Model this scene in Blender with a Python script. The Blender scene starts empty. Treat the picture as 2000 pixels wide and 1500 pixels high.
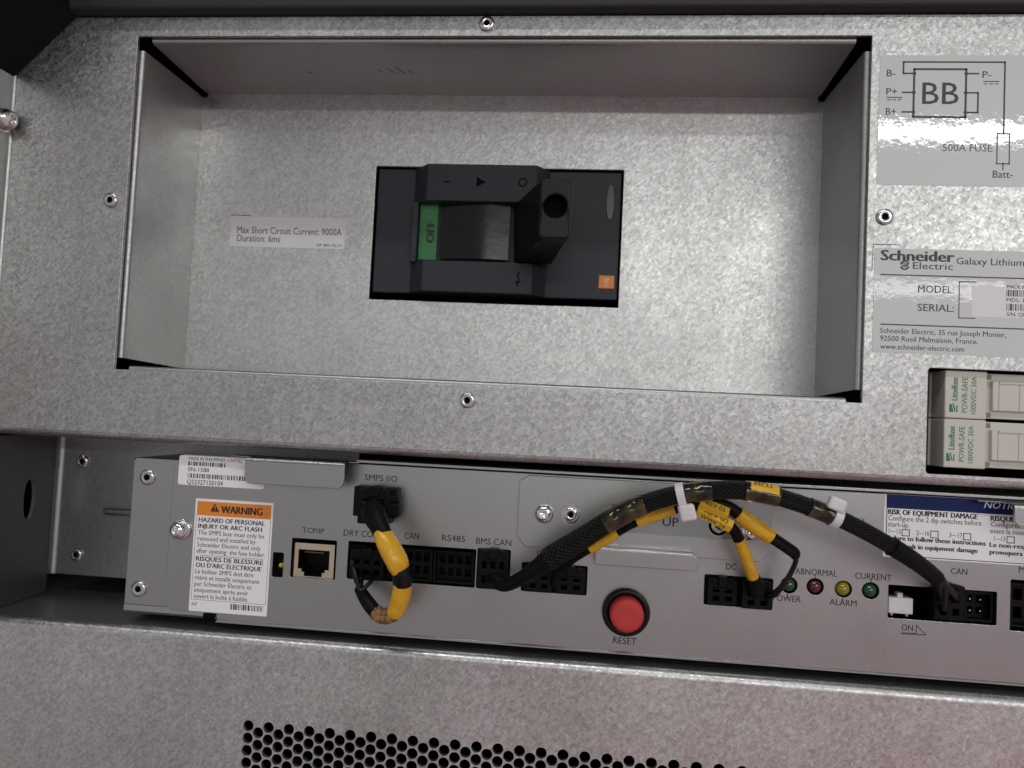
import bpy, bmesh, math, random
from mathutils import Vector, Matrix
random.seed(7)
S = 0.001                                   # everything below is written in millimetres
sc = bpy.context.scene
col = sc.collection

# ------------------------------------------------------------------ camera
CR = ((0.994430919854845, 0.09334788120218086, 0.048921556717977766),
      (0.04462846193145432, 0.04753753412706549, -0.9978719773774339),
      (-0.09547484497122537, 0.9944980421922316, 0.04310682142699537))
CP = Vector((186.03, -273.70, -146.62))
FOC = 1421.15                               # focal length in photo pixels (2000 wide)
cd = bpy.data.cameras.new('camera')
cd.sensor_width = 36.0
cd.lens = FOC / 2000 * 36
cd.clip_start = 0.01
cd.clip_end = 50
cd.dof.use_dof = True
cd.dof.focus_distance = 0.278
cd.dof.aperture_fstop = 11.0
cam = bpy.data.objects.new('camera', cd)
col.objects.link(cam)
m = Matrix(((CR[0][0], -CR[1][0], -CR[2][0], CP.x * S), (CR[0][1], -CR[1][1], -CR[2][1], CP.y * S),
            (CR[0][2], -CR[1][2], -CR[2][2], CP.z * S), (0, 0, 0, 1)))
cam.matrix_world = m
sc.camera = cam

# ------------------------------------------------------------------ world: the dim hall the metal mirrors
w = bpy.data.worlds.new('World'); sc.world = w; w.use_nodes = True
nt = w.node_tree; nt.nodes.clear()
wo = nt.nodes.new('ShaderNodeOutputWorld'); bg = nt.nodes.new('ShaderNodeBackground')
tc = nt.nodes.new('ShaderNodeTexCoord'); sx = nt.nodes.new('ShaderNodeSeparateXYZ'); rp = nt.nodes.new('ShaderNodeValToRGB')
ma = nt.nodes.new('ShaderNodeMath'); ma.operation = 'MULTIPLY_ADD'; ma.inputs[1].default_value = .5; ma.inputs[2].default_value = .5
nt.links.new(tc.outputs['Generated'], sx.inputs[0]); nt.links.new(sx.outputs['Z'], ma.inputs[0]); nt.links.new(ma.outputs[0], rp.inputs[0])
# pink tint added low on the right, to redden what the metal reflects
px_ = nt.nodes.new('ShaderNodeMapRange'); px_.inputs['From Min'].default_value = -.25; px_.inputs['From Max'].default_value = .45; nt.links.new(sx.outputs['X'], px_.inputs[0])
pz_ = nt.nodes.new('ShaderNodeMapRange'); pz_.inputs['From Min'].default_value = -.06; pz_.inputs['From Max'].default_value = -.30; nt.links.new(sx.outputs['Z'], pz_.inputs[0])
pm_ = nt.nodes.new('ShaderNodeMath'); pm_.operation = 'MULTIPLY'; nt.links.new(px_.outputs[0], pm_.inputs[0]); nt.links.new(pz_.outputs[0], pm_.inputs[1])
mxw = nt.nodes.new('ShaderNodeMix'); mxw.data_type = 'RGBA'; mxw.inputs[7].default_value = (.345, .215, .238, 1)
nt.links.new(pm_.outputs[0], mxw.inputs['Factor']); nt.links.new(rp.outputs[0], mxw.inputs[6])
nt.links.new(mxw.outputs[2], bg.inputs[0]); nt.links.new(bg.outputs[0], wo.inputs[0])
els = [(0.0, (.06, .05, .05)), (.20, (.12, .105, .104)), (.30, (.24, .226, .224)), (.40, (.25, .237, .237)), (.455, (.305, .30, .30)), (.49, (.345, .344, .344)), (.53, (.34, .34, .338)), (.60, (.30, .302, .30)), (.70, (.20, .20, .20)), (.85, (.12, .12, .12)), (1.0, (.10, .10, .10))]
while len(rp.color_ramp.elements) < len(els): rp.color_ramp.elements.new(.5)
for e, (p, c) in zip(rp.color_ramp.elements, els): e.position = p; e.color = (*c, 1)
bg.inputs[1].default_value = 1.0

# ------------------------------------------------------------------ lamps: the hall's rows of ceiling strip lights
def strip(name, az0, az1, el, dist, h, power, colr=(.985, 1, .985)):
    a0, a1 = math.radians(az0), math.radians(az1)
    dm = dist - 2 * CP.y * S                # seen mirrored in the panel
    x0, x1 = math.tan(a0) * dm, math.tan(a1) * dm
    z = math.tan(math.radians(el)) * dm
    l = bpy.data.lights.new(name, 'AREA'); l.shape = 'RECTANGLE'; l.size = x1 - x0; l.size_y = h; l.energy = power; l.color = colr
    o = bpy.data.objects.new(name, l); col.objects.link(o)
    P = Vector((CP.x * S + (x0 + x1) / 2, CP.y * S - dist, CP.z * S + z))
    o.location = P
    d = Vector((.15, 0, -.07)) - P
    d.x = 0
    o.rotation_euler = d.to_track_quat('-Z', 'Y').to_euler()
    return o
strip('strip_light', -3, 38, 10.9, 4.2, .09, 22)
strip('strip_light', 17, 44, 22.0, 2.6, .075, 10)
strip('strip_light', -38, 24, 52, 1.5, .14, 20)

sc.view_settings.view_transform = 'Standard'
sc.view_settings.look = 'None'
sc.view_settings.exposure = .55
sc.view_settings.gamma = 1
sc.render.engine = 'CYCLES'
sc.cycles.use_denoising = True
sc.cycles.max_bounces = 8

# ------------------------------------------------------------------ measuring: a photo pixel on the plane at depth Y
def at(px, py, Y=0.0):
    a, b = (px - 1000) / FOC, (py - 750) / FOC
    d = Vector([CR[0][i] * a + CR[1][i] * b + CR[2][i] for i in range(3)])
    return CP + d * ((Y - CP.y) / d.y)

# ------------------------------------------------------------------ materials
def pmat(name, colr, rough=.5, metal=0, coat=0, var=.08, nscale=300, bump=0, bscale=900, spec=.5, coat_rough=.05, trans=0, sub=0):
    m = bpy.data.materials.new(name); m.use_nodes = True
    t = m.node_tree; b = t.nodes['Principled BSDF']
    b.inputs['Roughness'].default_value = rough; b.inputs['Metallic'].default_value = metal
    b.inputs['Coat Weight'].default_value = coat; b.inputs['Coat Roughness'].default_value = coat_rough
    b.inputs['Specular IOR Level'].default_value = spec
    b.inputs['Transmission Weight'].default_value = trans
    b.inputs['Subsurface Weight'].default_value = sub
    if sub: b.inputs['Subsurface Radius'].default_value = (.0015, .0015, .0015); b.inputs['Subsurface Scale'].default_value = 1
    c = t.nodes.new('ShaderNodeTexCoord')
    n = t.nodes.new('ShaderNodeTexNoise'); n.inputs['Scale'].default_value = nscale; n.inputs['Detail'].default_value = 4
    t.links.new(c.outputs['Object'], n.inputs['Vector'])
    r = t.nodes.new('ShaderNodeValToRGB')
    r.color_ramp.elements[0].position = .3; r.color_ramp.elements[1].position = .7
    r.color_ramp.elements[0].color = (*[v * (1 - var) for v in colr], 1); r.color_ramp.elements[1].color = (*[min(1, v * (1 + var)) for v in colr], 1)
    t.links.new(n.outputs['Fac'], r.inputs[0]); t.links.new(r.outputs[0], b.inputs['Base Color'])
    q = t.nodes.new('ShaderNodeMapRange'); q.inputs['To Min'].default_value = rough * .85; q.inputs['To Max'].default_value = min(1, rough * 1.15)
    t.links.new(n.outputs['Fac'], q.inputs[0]); t.links.new(q.outputs[0], b.inputs['Roughness'])
    if bump:
        n2 = t.nodes.new('ShaderNodeTexNoise'); n2.inputs['Scale'].default_value = bscale; n2.inputs['Detail'].default_value = 3
        t.links.new(c.outputs['Object'], n2.inputs['Vector'])
        u = t.nodes.new('ShaderNodeBump'); u.inputs['Strength'].default_value = bump; u.inputs['Distance'].default_value = .0002
        t.links.new(n2.outputs['Fac'], u.inputs['Height']); t.links.new(u.outputs[0], b.inputs['Normal'])
    if name == 'zinc_plated_steel':      # handling smears in the gloss
        n3 = t.nodes.new('ShaderNodeTexNoise'); n3.inputs['Scale'].default_value = 26; n3.inputs['Detail'].default_value = 6; n3.inputs['Roughness'].default_value = .6
        t.links.new(c.outputs['Object'], n3.inputs['Vector'])
        k3 = t.nodes.new('ShaderNodeMapRange'); k3.inputs['From Min'].default_value = .3; k3.inputs['From Max'].default_value = .7; k3.inputs['To Min'].default_value = .88; k3.inputs['To Max'].default_value = 1.2
        t.links.new(n3.outputs['Fac'], k3.inputs[0])
        m3 = t.nodes.new('ShaderNodeMath'); m3.operation = 'MULTIPLY'; t.links.new(q.outputs[0], m3.inputs[0]); t.links.new(k3.outputs[0], m3.inputs[1]); t.links.new(m3.outputs[0], b.inputs['Roughness'])
    return m

def spangle(name, base=.62, rough=(.30, .52), scale=800, tilt=.055, contrast=.19, tint=(1, .995, .98)):
    """hot-dip galvanised sheet: crystals that each have their own tilt, gloss and grey"""
    m = bpy.data.materials.new(name); m.use_nodes = True
    t = m.node_tree; N = t.nodes.new; L = t.links.new; b = t.nodes['Principled BSDF']
    b.inputs['Metallic'].default_value = 1
    c = N('ShaderNodeTexCoord')
    # crystals: two sets of angular cells, stretched along different directions, each with a gradient of its own across it
    def cells(sc_, ang, st):
        mr = N('ShaderNodeMapping'); mr.inputs['Rotation'].default_value = (math.radians(7), math.radians(ang), math.radians(9)); L(c.outputs['Object'], mr.inputs[0])
        mp = N('ShaderNodeMapping'); mp.inputs['Scale'].default_value = (1 / st, 1, st); L(mr.outputs[0], mp.inputs[0])
        v = N('ShaderNodeTexVoronoi'); v.inputs['Scale'].default_value = sc_; v.inputs['Randomness'].default_value = 1; L(mp.outputs[0], v.inputs['Vector'])
        d = N('ShaderNodeVectorMath'); d.operation = 'SUBTRACT'; L(mp.outputs[0], d.inputs[0]); L(v.outputs['Position'], d.inputs[1])
        k = N('ShaderNodeVectorMath'); k.operation = 'SUBTRACT'; k.inputs[1].default_value = (.5, .5, .5); L(v.outputs['Color'], k.inputs[0])
        k2 = N('ShaderNodeVectorMath'); k2.operation = 'NORMALIZE'; L(k.outputs[0], k2.inputs[0])
        e = N('ShaderNodeVectorMath'); e.operation = 'DOT_PRODUCT'; L(d.outputs[0], e.inputs[0]); L(k2.outputs[0], e.inputs[1])
        g_ = N('ShaderNodeMath'); g_.operation = 'MULTIPLY'; g_.inputs[1].default_value = sc_ * .75; L(e.outputs['Value'], g_.inputs[0])
        return v, g_
    v1, ga = cells(scale, 52, 1.22); v2, gb = cells(scale * 1.75, -35, 1.4)
    mx = N('ShaderNodeMix'); mx.data_type = 'RGBA'; mx.inputs['Factor'].default_value = .42
    L(v1.outputs['Color'], mx.inputs[6]); L(v2.outputs['Color'], mx.inputs[7])
    big = N('ShaderNodeTexNoise'); big.inputs['Scale'].default_value = 22; big.inputs['Detail'].default_value = 5
    L(c.outputs['Object'], big.inputs['Vector'])
    sp = N('ShaderNodeSeparateColor'); L(mx.outputs[2], sp.inputs[0])
    gs = N('ShaderNodeMath'); gs.operation = 'ADD'; L(ga.outputs[0], gs.inputs[0]); L(gb.outputs[0], gs.inputs[1])
    gt = N('ShaderNodeMath'); gt.operation = 'MULTIPLY_ADD'; gt.inputs[1].default_value = .55; L(gs.outputs[0], gt.inputs[0]); L(sp.outputs[0], gt.inputs[2])
    # grey of each crystal, with a slow drift over the sheet
    g = N('ShaderNodeMapRange'); g.inputs['From Min'].default_value = -.05; g.inputs['From Max'].default_value = 1.05
    g.inputs['To Min'].default_value = base * (1 - contrast); g.inputs['To Max'].default_value = base * (1 + contrast)
    L(gt.outputs[0], g.inputs[0]); g.clamp = True
    g2 = N('ShaderNodeMapRange'); g2.inputs['From Min'].default_value = .3; g2.inputs['From Max'].default_value = .7; g2.inputs['To Min'].default_value = .95; g2.inputs['To Max'].default_value = 1.05
    L(big.outputs['Fac'], g2.inputs[0])
    mu = N('ShaderNodeMath'); mu.operation = 'MULTIPLY'; L(g.outputs[0], mu.inputs[0]); L(g2.outputs[0], mu.inputs[1])
    cm = N('ShaderNodeCombineColor')
    for i in range(3):
        k = N('ShaderNodeMath'); k.operation = 'MULTIPLY'; k.inputs[1].default_value = tint[i]; L(mu.outputs[0], k.inputs[0]); L(k.outputs[0], cm.inputs[i])
    L(cm.outputs[0], b.inputs['Base Color'])
    r = N('ShaderNodeMapRange'); r.inputs['From Min'].default_value = .1; r.inputs['From Max'].default_value = .9
    r.inputs['To Min'].default_value = rough[0]; r.inputs['To Max'].default_value = rough[1]; L(sp.outputs[1], r.inputs[0])
    sm = N('ShaderNodeMapRange'); sm.inputs['From Min'].default_value = .35; sm.inputs['From Max'].default_value = .68; sm.inputs['To Min'].default_value = .86; sm.inputs['To Max'].default_value = 1.16; L(big.outputs['Fac'], sm.inputs[0])
    rm = N('ShaderNodeMath'); rm.operation = 'MULTIPLY'; L(r.outputs[0], rm.inputs[0]); L(sm.outputs[0], rm.inputs[1]); L(rm.outputs[0], b.inputs['Roughness'])
    ge = N('ShaderNodeNewGeometry')
    s1 = N('ShaderNodeVectorMath'); s1.operation = 'SUBTRACT'; s1.inputs[1].default_value = (.5, .5, .5); L(mx.outputs[2], s1.inputs[0])
    s2 = N('ShaderNodeVectorMath'); s2.operation = 'SCALE'; s2.inputs['Scale'].default_value = tilt * 2; L(s1.outputs[0], s2.inputs[0])
    s3 = N('ShaderNodeVectorMath'); s3.operation = 'ADD'; L(s2.outputs[0], s3.inputs[0]); L(ge.outputs['Normal'], s3.inputs[1])
    s4 = N('ShaderNodeVectorMath'); s4.operation = 'NORMALIZE'; L(s3.outputs[0], s4.inputs[0])
    bu = N('ShaderNodeBump'); bu.inputs['Strength'].default_value = .12; bu.inputs['Distance'].default_value = .00012
    L(v1.outputs['Distance'], bu.inputs['Height']); L(s4.outputs[0], bu.inputs['Normal'])
    L(bu.outputs[0], b.inputs['Normal'])
    return m

def film_label(name, colr, gloss_bump=.25, rough=.35, coat=1.0):
    """printed film stuck on spangled sheet: glossy coat that follows the crystals under it"""
    m = pmat(name, colr, rough, 0, coat, var=.02, nscale=60, coat_rough=.03)
    t = m.node_tree; b = t.nodes['Principled BSDF']
    c = t.nodes.new('ShaderNodeTexCoord')
    v = t.nodes.new('ShaderNodeTexNoise'); v.inputs['Scale'].default_value = 330; v.inputs['Detail'].default_value = 2
    t.links.new(c.outputs['Object'], v.inputs['Vector'])
    u = t.nodes.new('ShaderNodeBump'); u.inputs['Strength'].default_value = gloss_bump; u.inputs['Distance'].default_value = .0004
    t.links.new(v.outputs['Fac'], u.inputs['Height']); t.links.new(u.outputs[0], b.inputs['Coat Normal'])
    return m

def braid_mat():
    m = bpy.data.materials.new('braided_sleeving'); m.use_nodes = True
    t = m.node_tree; N = t.nodes.new; L = t.links.new; b = t.nodes['Principled BSDF']
    b.inputs['Roughness'].default_value = .42; b.inputs['Specular IOR Level'].default_value = .2
    uv = N('ShaderNodeUVMap'); uv.uv_map = 'UVMap'
    s = N('ShaderNodeSeparateXYZ'); L(uv.outputs[0], s.inputs[0])
    def wave(sign):
        a = N('ShaderNodeMath'); a.operation = 'MULTIPLY'; a.inputs[1].default_value = 14 * sign; L(s.outputs[0], a.inputs[0])
        k = N('ShaderNodeMath'); k.operation = 'MULTIPLY_ADD'; k.inputs[1].default_value = .55; L(s.outputs[1], k.inputs[0]); L(a.outputs[0], k.inputs[2])
        f = N('ShaderNodeMath'); f.operation = 'MULTIPLY'; f.inputs[1].default_value = 2 * math.pi; L(k.outputs[0], f.inputs[0])
        si = N('ShaderNodeMath'); si.operation = 'SINE'; L(f.outputs[0], si.inputs[0]); return si
    a, c = wave(1), wave(-1)
    mx = N('ShaderNodeMath'); mx.operation = 'MAXIMUM'; L(a.outputs[0], mx.inputs[0]); L(c.outputs[0], mx.inputs[1])
    r = N('ShaderNodeValToRGB'); r.color_ramp.elements[0].position = .35; r.color_ramp.elements[1].position = 1
    r.color_ramp.elements[0].color = (.0012, .0012, .0012, 1); r.color_ramp.elements[1].color = (.008, .008, .0085, 1)
    L(mx.outputs[0], r.inputs[0]); L(r.outputs[0], b.inputs['Base Color'])
    u = N('ShaderNodeBump'); u.inputs['Strength'].default_value = .8; u.inputs['Distance'].default_value = .0004
    L(mx.outputs[0], u.inputs['Height']); L(u.outputs[0], b.inputs['Normal'])
    return m

def tape_mat():
    """thin amber film wrapped over black braid: dark, glossy, creased along the cable"""
    m = bpy.data.materials.new('amber_tape'); m.use_nodes = True
    t = m.node_tree; N = t.nodes.new; L = t.links.new; b = t.nodes['Principled BSDF']
    b.inputs['Roughness'].default_value = .3; b.inputs['Specular IOR Level'].default_value = .1; b.inputs['Coat Weight'].default_value = .9; b.inputs['Coat Roughness'].default_value = .035
    uv = N('ShaderNodeUVMap'); uv.uv_map = 'UVMap'; mp = N('ShaderNodeMapping'); mp.inputs['Scale'].default_value = (3.2, .22, 1); L(uv.outputs[0], mp.inputs[0])
    n = N('ShaderNodeTexNoise'); n.inputs['Scale'].default_value = 1; n.inputs['Detail'].default_value = .8; n.inputs['Distortion'].default_value = .4; L(mp.outputs[0], n.inputs[0])
    r = N('ShaderNodeValToRGB'); r.color_ramp.elements[0].position = .35; r.color_ramp.elements[1].position = .75
    r.color_ramp.elements[0].color = (.003, .002, .0006, 1); r.color_ramp.elements[1].color = (.075, .050, .003, 1)
    L(n.outputs['Fac'], r.inputs[0]); L(r.outputs[0], b.inputs['Base Color'])
    u = N('ShaderNodeBump'); u.inputs['Strength'].default_value = .9; u.inputs['Distance'].default_value = .0014
    L(n.outputs['Fac'], u.inputs['Height']); L(u.outputs[0], b.inputs['Normal']); L(u.outputs[0], b.inputs['Coat Normal'])
    return m

def crease_mat(name, c0, c1, rough, sc_, dist):
    m = bpy.data.materials.new(name); m.use_nodes = True
    t = m.node_tree; N = t.nodes.new; L = t.links.new; b = t.nodes['Principled BSDF']
    b.inputs['Roughness'].default_value = rough
    uv = N('ShaderNodeUVMap'); uv.uv_map = 'UVMap'; mp = N('ShaderNodeMapping'); mp.inputs['Scale'].default_value = (*sc_, 1); L(uv.outputs[0], mp.inputs[0])
    n = N('ShaderNodeTexNoise'); n.inputs['Scale'].default_value = 1; n.inputs['Detail'].default_value = 2.5; n.inputs['Distortion'].default_value = .5; L(mp.outputs[0], n.inputs[0])
    r = N('ShaderNodeValToRGB'); r.color_ramp.elements[0].position = .32; r.color_ramp.elements[1].position = .62
    r.color_ramp.elements[0].color = (*c0, 1); r.color_ramp.elements[1].color = (*c1, 1)
    L(n.outputs['Fac'], r.inputs[0]); L(r.outputs[0], b.inputs['Base Color'])
    u = N('ShaderNodeBump'); u.inputs['Strength'].default_value = .8; u.inputs['Distance'].default_value = dist
    L(n.outputs['Fac'], u.inputs['Height']); L(u.outputs[0], b.inputs['Normal'])
    return m

M = {
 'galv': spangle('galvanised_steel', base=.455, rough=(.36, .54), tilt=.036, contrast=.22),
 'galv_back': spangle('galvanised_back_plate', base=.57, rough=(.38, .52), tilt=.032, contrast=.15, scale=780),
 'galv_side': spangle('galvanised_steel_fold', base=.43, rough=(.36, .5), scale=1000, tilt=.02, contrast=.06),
 'galv_low': spangle('galvanised_steel_lower', base=.54, rough=(.32, .52), scale=760, tilt=.038, contrast=.21, tint=(1, .985, .975)),
 'steel': pmat('zinc_plated_steel', (.385, .385, .382), .30, 1, var=.035, nscale=1600, bump=.25, bscale=2600),
 'steel_bay': pmat('bay_steel', (.36, .365, .36), .42, 1, var=.08, nscale=500, bump=.1),
 'wall_dark': pmat('dark_bay_wall', (.105, .107, .107), .45, .6, var=.08, nscale=300),  # even tone, darker than the bracket steel it bends into
 'shiny': pmat('nickel_plated_steel', (.72, .72, .72), .13, 1, var=.05, nscale=600),
 'rivet': pmat('rivet_steel', (.55, .55, .55), .2, 1, var=.08, nscale=800),
 'void': pmat('painted_dark', (.004, .004, .004), .9, 0, spec=.05),  # near-black paints the shade inside gaps, bores and notches
 'frame': pmat('black_powder_coat', (.006, .006, .008), .5, 0, spec=.12, bump=.2, bscale=2500),
 'beam_paint': pmat('grey_black_powder_coat', (.022, .022, .024), .5, 0, spec=.3, bump=.2, bscale=2500),
 'black': pmat('black_plastic', (.003, .003, .0035), .36, 0, spec=.25, bump=.08, bscale=2000),
 'handle': pmat('handle_plastic', (.0035, .0035, .004),   .38, 0, spec=.3, bump=.15, bscale=2600),
 'black2': pmat('black_nylon', (.0028, .0028, .003), .5, 0, spec=.14, bump=.12, bscale=1500),
 'gloss': pmat('glossy_black_plastic', (.0045, .0045, .0045), .2, 0, spec=.32, var=.3, nscale=90, bump=.35, bscale=160),
 'breaker': pmat('charcoal_moulding', (.021, .023, .031), .48, 0, spec=.35, bump=.25, bscale=3200),
 'breaker_clear': pmat('grey_lens', (.06, .064, .075), .25, 0),
 'green_flag': pmat('green_flag_paint', (.024, .15, .040), .5, 0),
 'orange': pmat('orange_inset', (.62, .20, .035), .5, 0),
 'ink': pmat('black_ink', (.012, .012, .013), .55, 0, var=.2),
 'ink_grey': pmat('grey_ink', (.035, .035, .038), .5, 0),
 'ink_faint': pmat('glare_faded_ink', (.14, .14, .145), .5, 0),  # paler ink: the label's glare is put into the print colour
 'emboss': pmat('moulded_mark', (.002, .002, .002), .6, 0, spec=.08),
 'pale': pmat('pale_print', (.65, .5, .4), .5, 0),
 'silver_label': film_label('silver_film_label', (.55, .55, .555), .045, .35, .8),
 'name_label': film_label('matt_silver_film_label', (.57, .57, .575), .05, .42, .22),
 'small_label': film_label('grey_film_label', (.60, .60, .605), .05, .5, .08),
 'paper_label': pmat('white_label_film', (.80, .79, .795), .4, 0, var=.02, nscale=80),
 'orange_print': pmat('orange_print', (.70, .22, .02), .45, 0, var=.03),
 'blue_print': pmat('blue_print', (.005, .015, .10), .5, 0, var=.03, spec=.2),
 'pink_paper': pmat('serial_sticker_film', (.70, .675, .68), .4, 0, var=.02),
 'beige': pmat('beige_plastic', (.56, .54, .485), .45, 0, var=.03, nscale=120, bump=.06, bscale=1800),
 'beige_dark': pmat('beige_plastic_groove', (.20, .175, .15), .6, 0),
 'green_ink': pmat('green_ink', (.015, .17, .075), .5, 0),
 'red': pmat('red_button_plastic', (.46, .042, .038), .55, 0, var=.05, spec=.3),
 'yellow': crease_mat('yellow_sleeving', (.58, .31, .010), (.69, .38, .012), .27, (5, .16), .0010),
 'yellow_flat': pmat('yellow_tag', (.68, .40, .02), .35, 0, var=.05, bump=.1, bscale=500),
 'brown_tape': crease_mat('brown_tape', (.05, .025, .006), (.30, .16, .05), .16, (4, .5), .0012),
 'shrink': pmat('heat_shrink_tube', (.0025, .0025, .003), .5, 0, spec=.14, bump=.15, bscale=700),
 'wire': pmat('wire_insulation', (.004, .004, .005), .3, 0, spec=.35),
 'nylon': pmat('white_nylon', (.66, .63, .64), .35, 0, var=.04, sub=.3),
 'white_plastic': pmat('white_switch_plastic', (.62, .60, .60), .4, 0, var=.03),
 'film': pmat('greenish_gloss', (.30, .335, .325), .16, .75, 0, var=.10, nscale=60, bump=.15, bscale=120),  # greenish grey and glossy, opaque
 'jack_metal': pmat('tinned_jack_shell', (.62, .52, .41), .35, 1, var=.05),
 'gold': pmat('contact_metal', (.6, .45, .2), .3, 1),
 'led_green': pmat('green_led_lens', (.005, .050, .018), .12, 0, coat=.5, var=.25, nscale=300),
 'led_red': pmat('red_led_lens', (.075, .005, .009), .12, 0, coat=.5, var=.25, nscale=300),
 'led_yellow': pmat('yellow_led_lens', (.21, .175, .010), .12, 0, coat=.5, var=.2, nscale=300),
 'led_lime': pmat('lime_led_lens', (.38, .42, .03), .2, 0, coat=.5, var=.2, nscale=300),
 'braid': braid_mat(), 'amber': tape_mat(),
}

# ------------------------------------------------------------------ mesh builder
def catmull(pts, n=10):
    P = [Vector(p) for p in pts]
    if len(P) < 3: n = 6
    Q = [P[0] * 2 - P[1]] + P + [P[-1] * 2 - P[-2]]
    out = []
    for i in range(1, len(Q) - 2):
        a, b, c, d = Q[i - 1:i + 3]
        for k in range(n):
            t = k / n
            out.append(.5 * ((2 * b) + (c - a) * t + (2 * a - 5 * b + 4 * c - d) * t * t + (3 * b - a - 3 * c + d) * t ** 3))
    out.append(P[-1])
    return out

_tc = {}
def text_mesh(s, bold=0.0, italic=0.0, spacing=1.0):
    k = (s, bold, italic, spacing)
    if k not in _tc:
        cu = bpy.data.curves.new('lettering', 'FONT'); cu.body = s; cu.resolution_u = 2; cu.offset = bold; cu.shear = italic; cu.space_character = spacing
        o = bpy.data.objects.new('lettering', cu); col.objects.link(o)
        me = bpy.data.meshes.new_from_object(o.evaluated_get(bpy.context.evaluated_depsgraph_get()))
        v = [x.co.copy() for x in me.vertices]; f = [tuple(p.vertices) for p in me.polygons]
        bpy.data.objects.remove(o); bpy.data.curves.remove(cu); bpy.data.meshes.remove(me)
        _tc[k] = (v, f)
    return _tc[k]
CAPH = max(v.y for v in text_mesh('H')[0])

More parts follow.
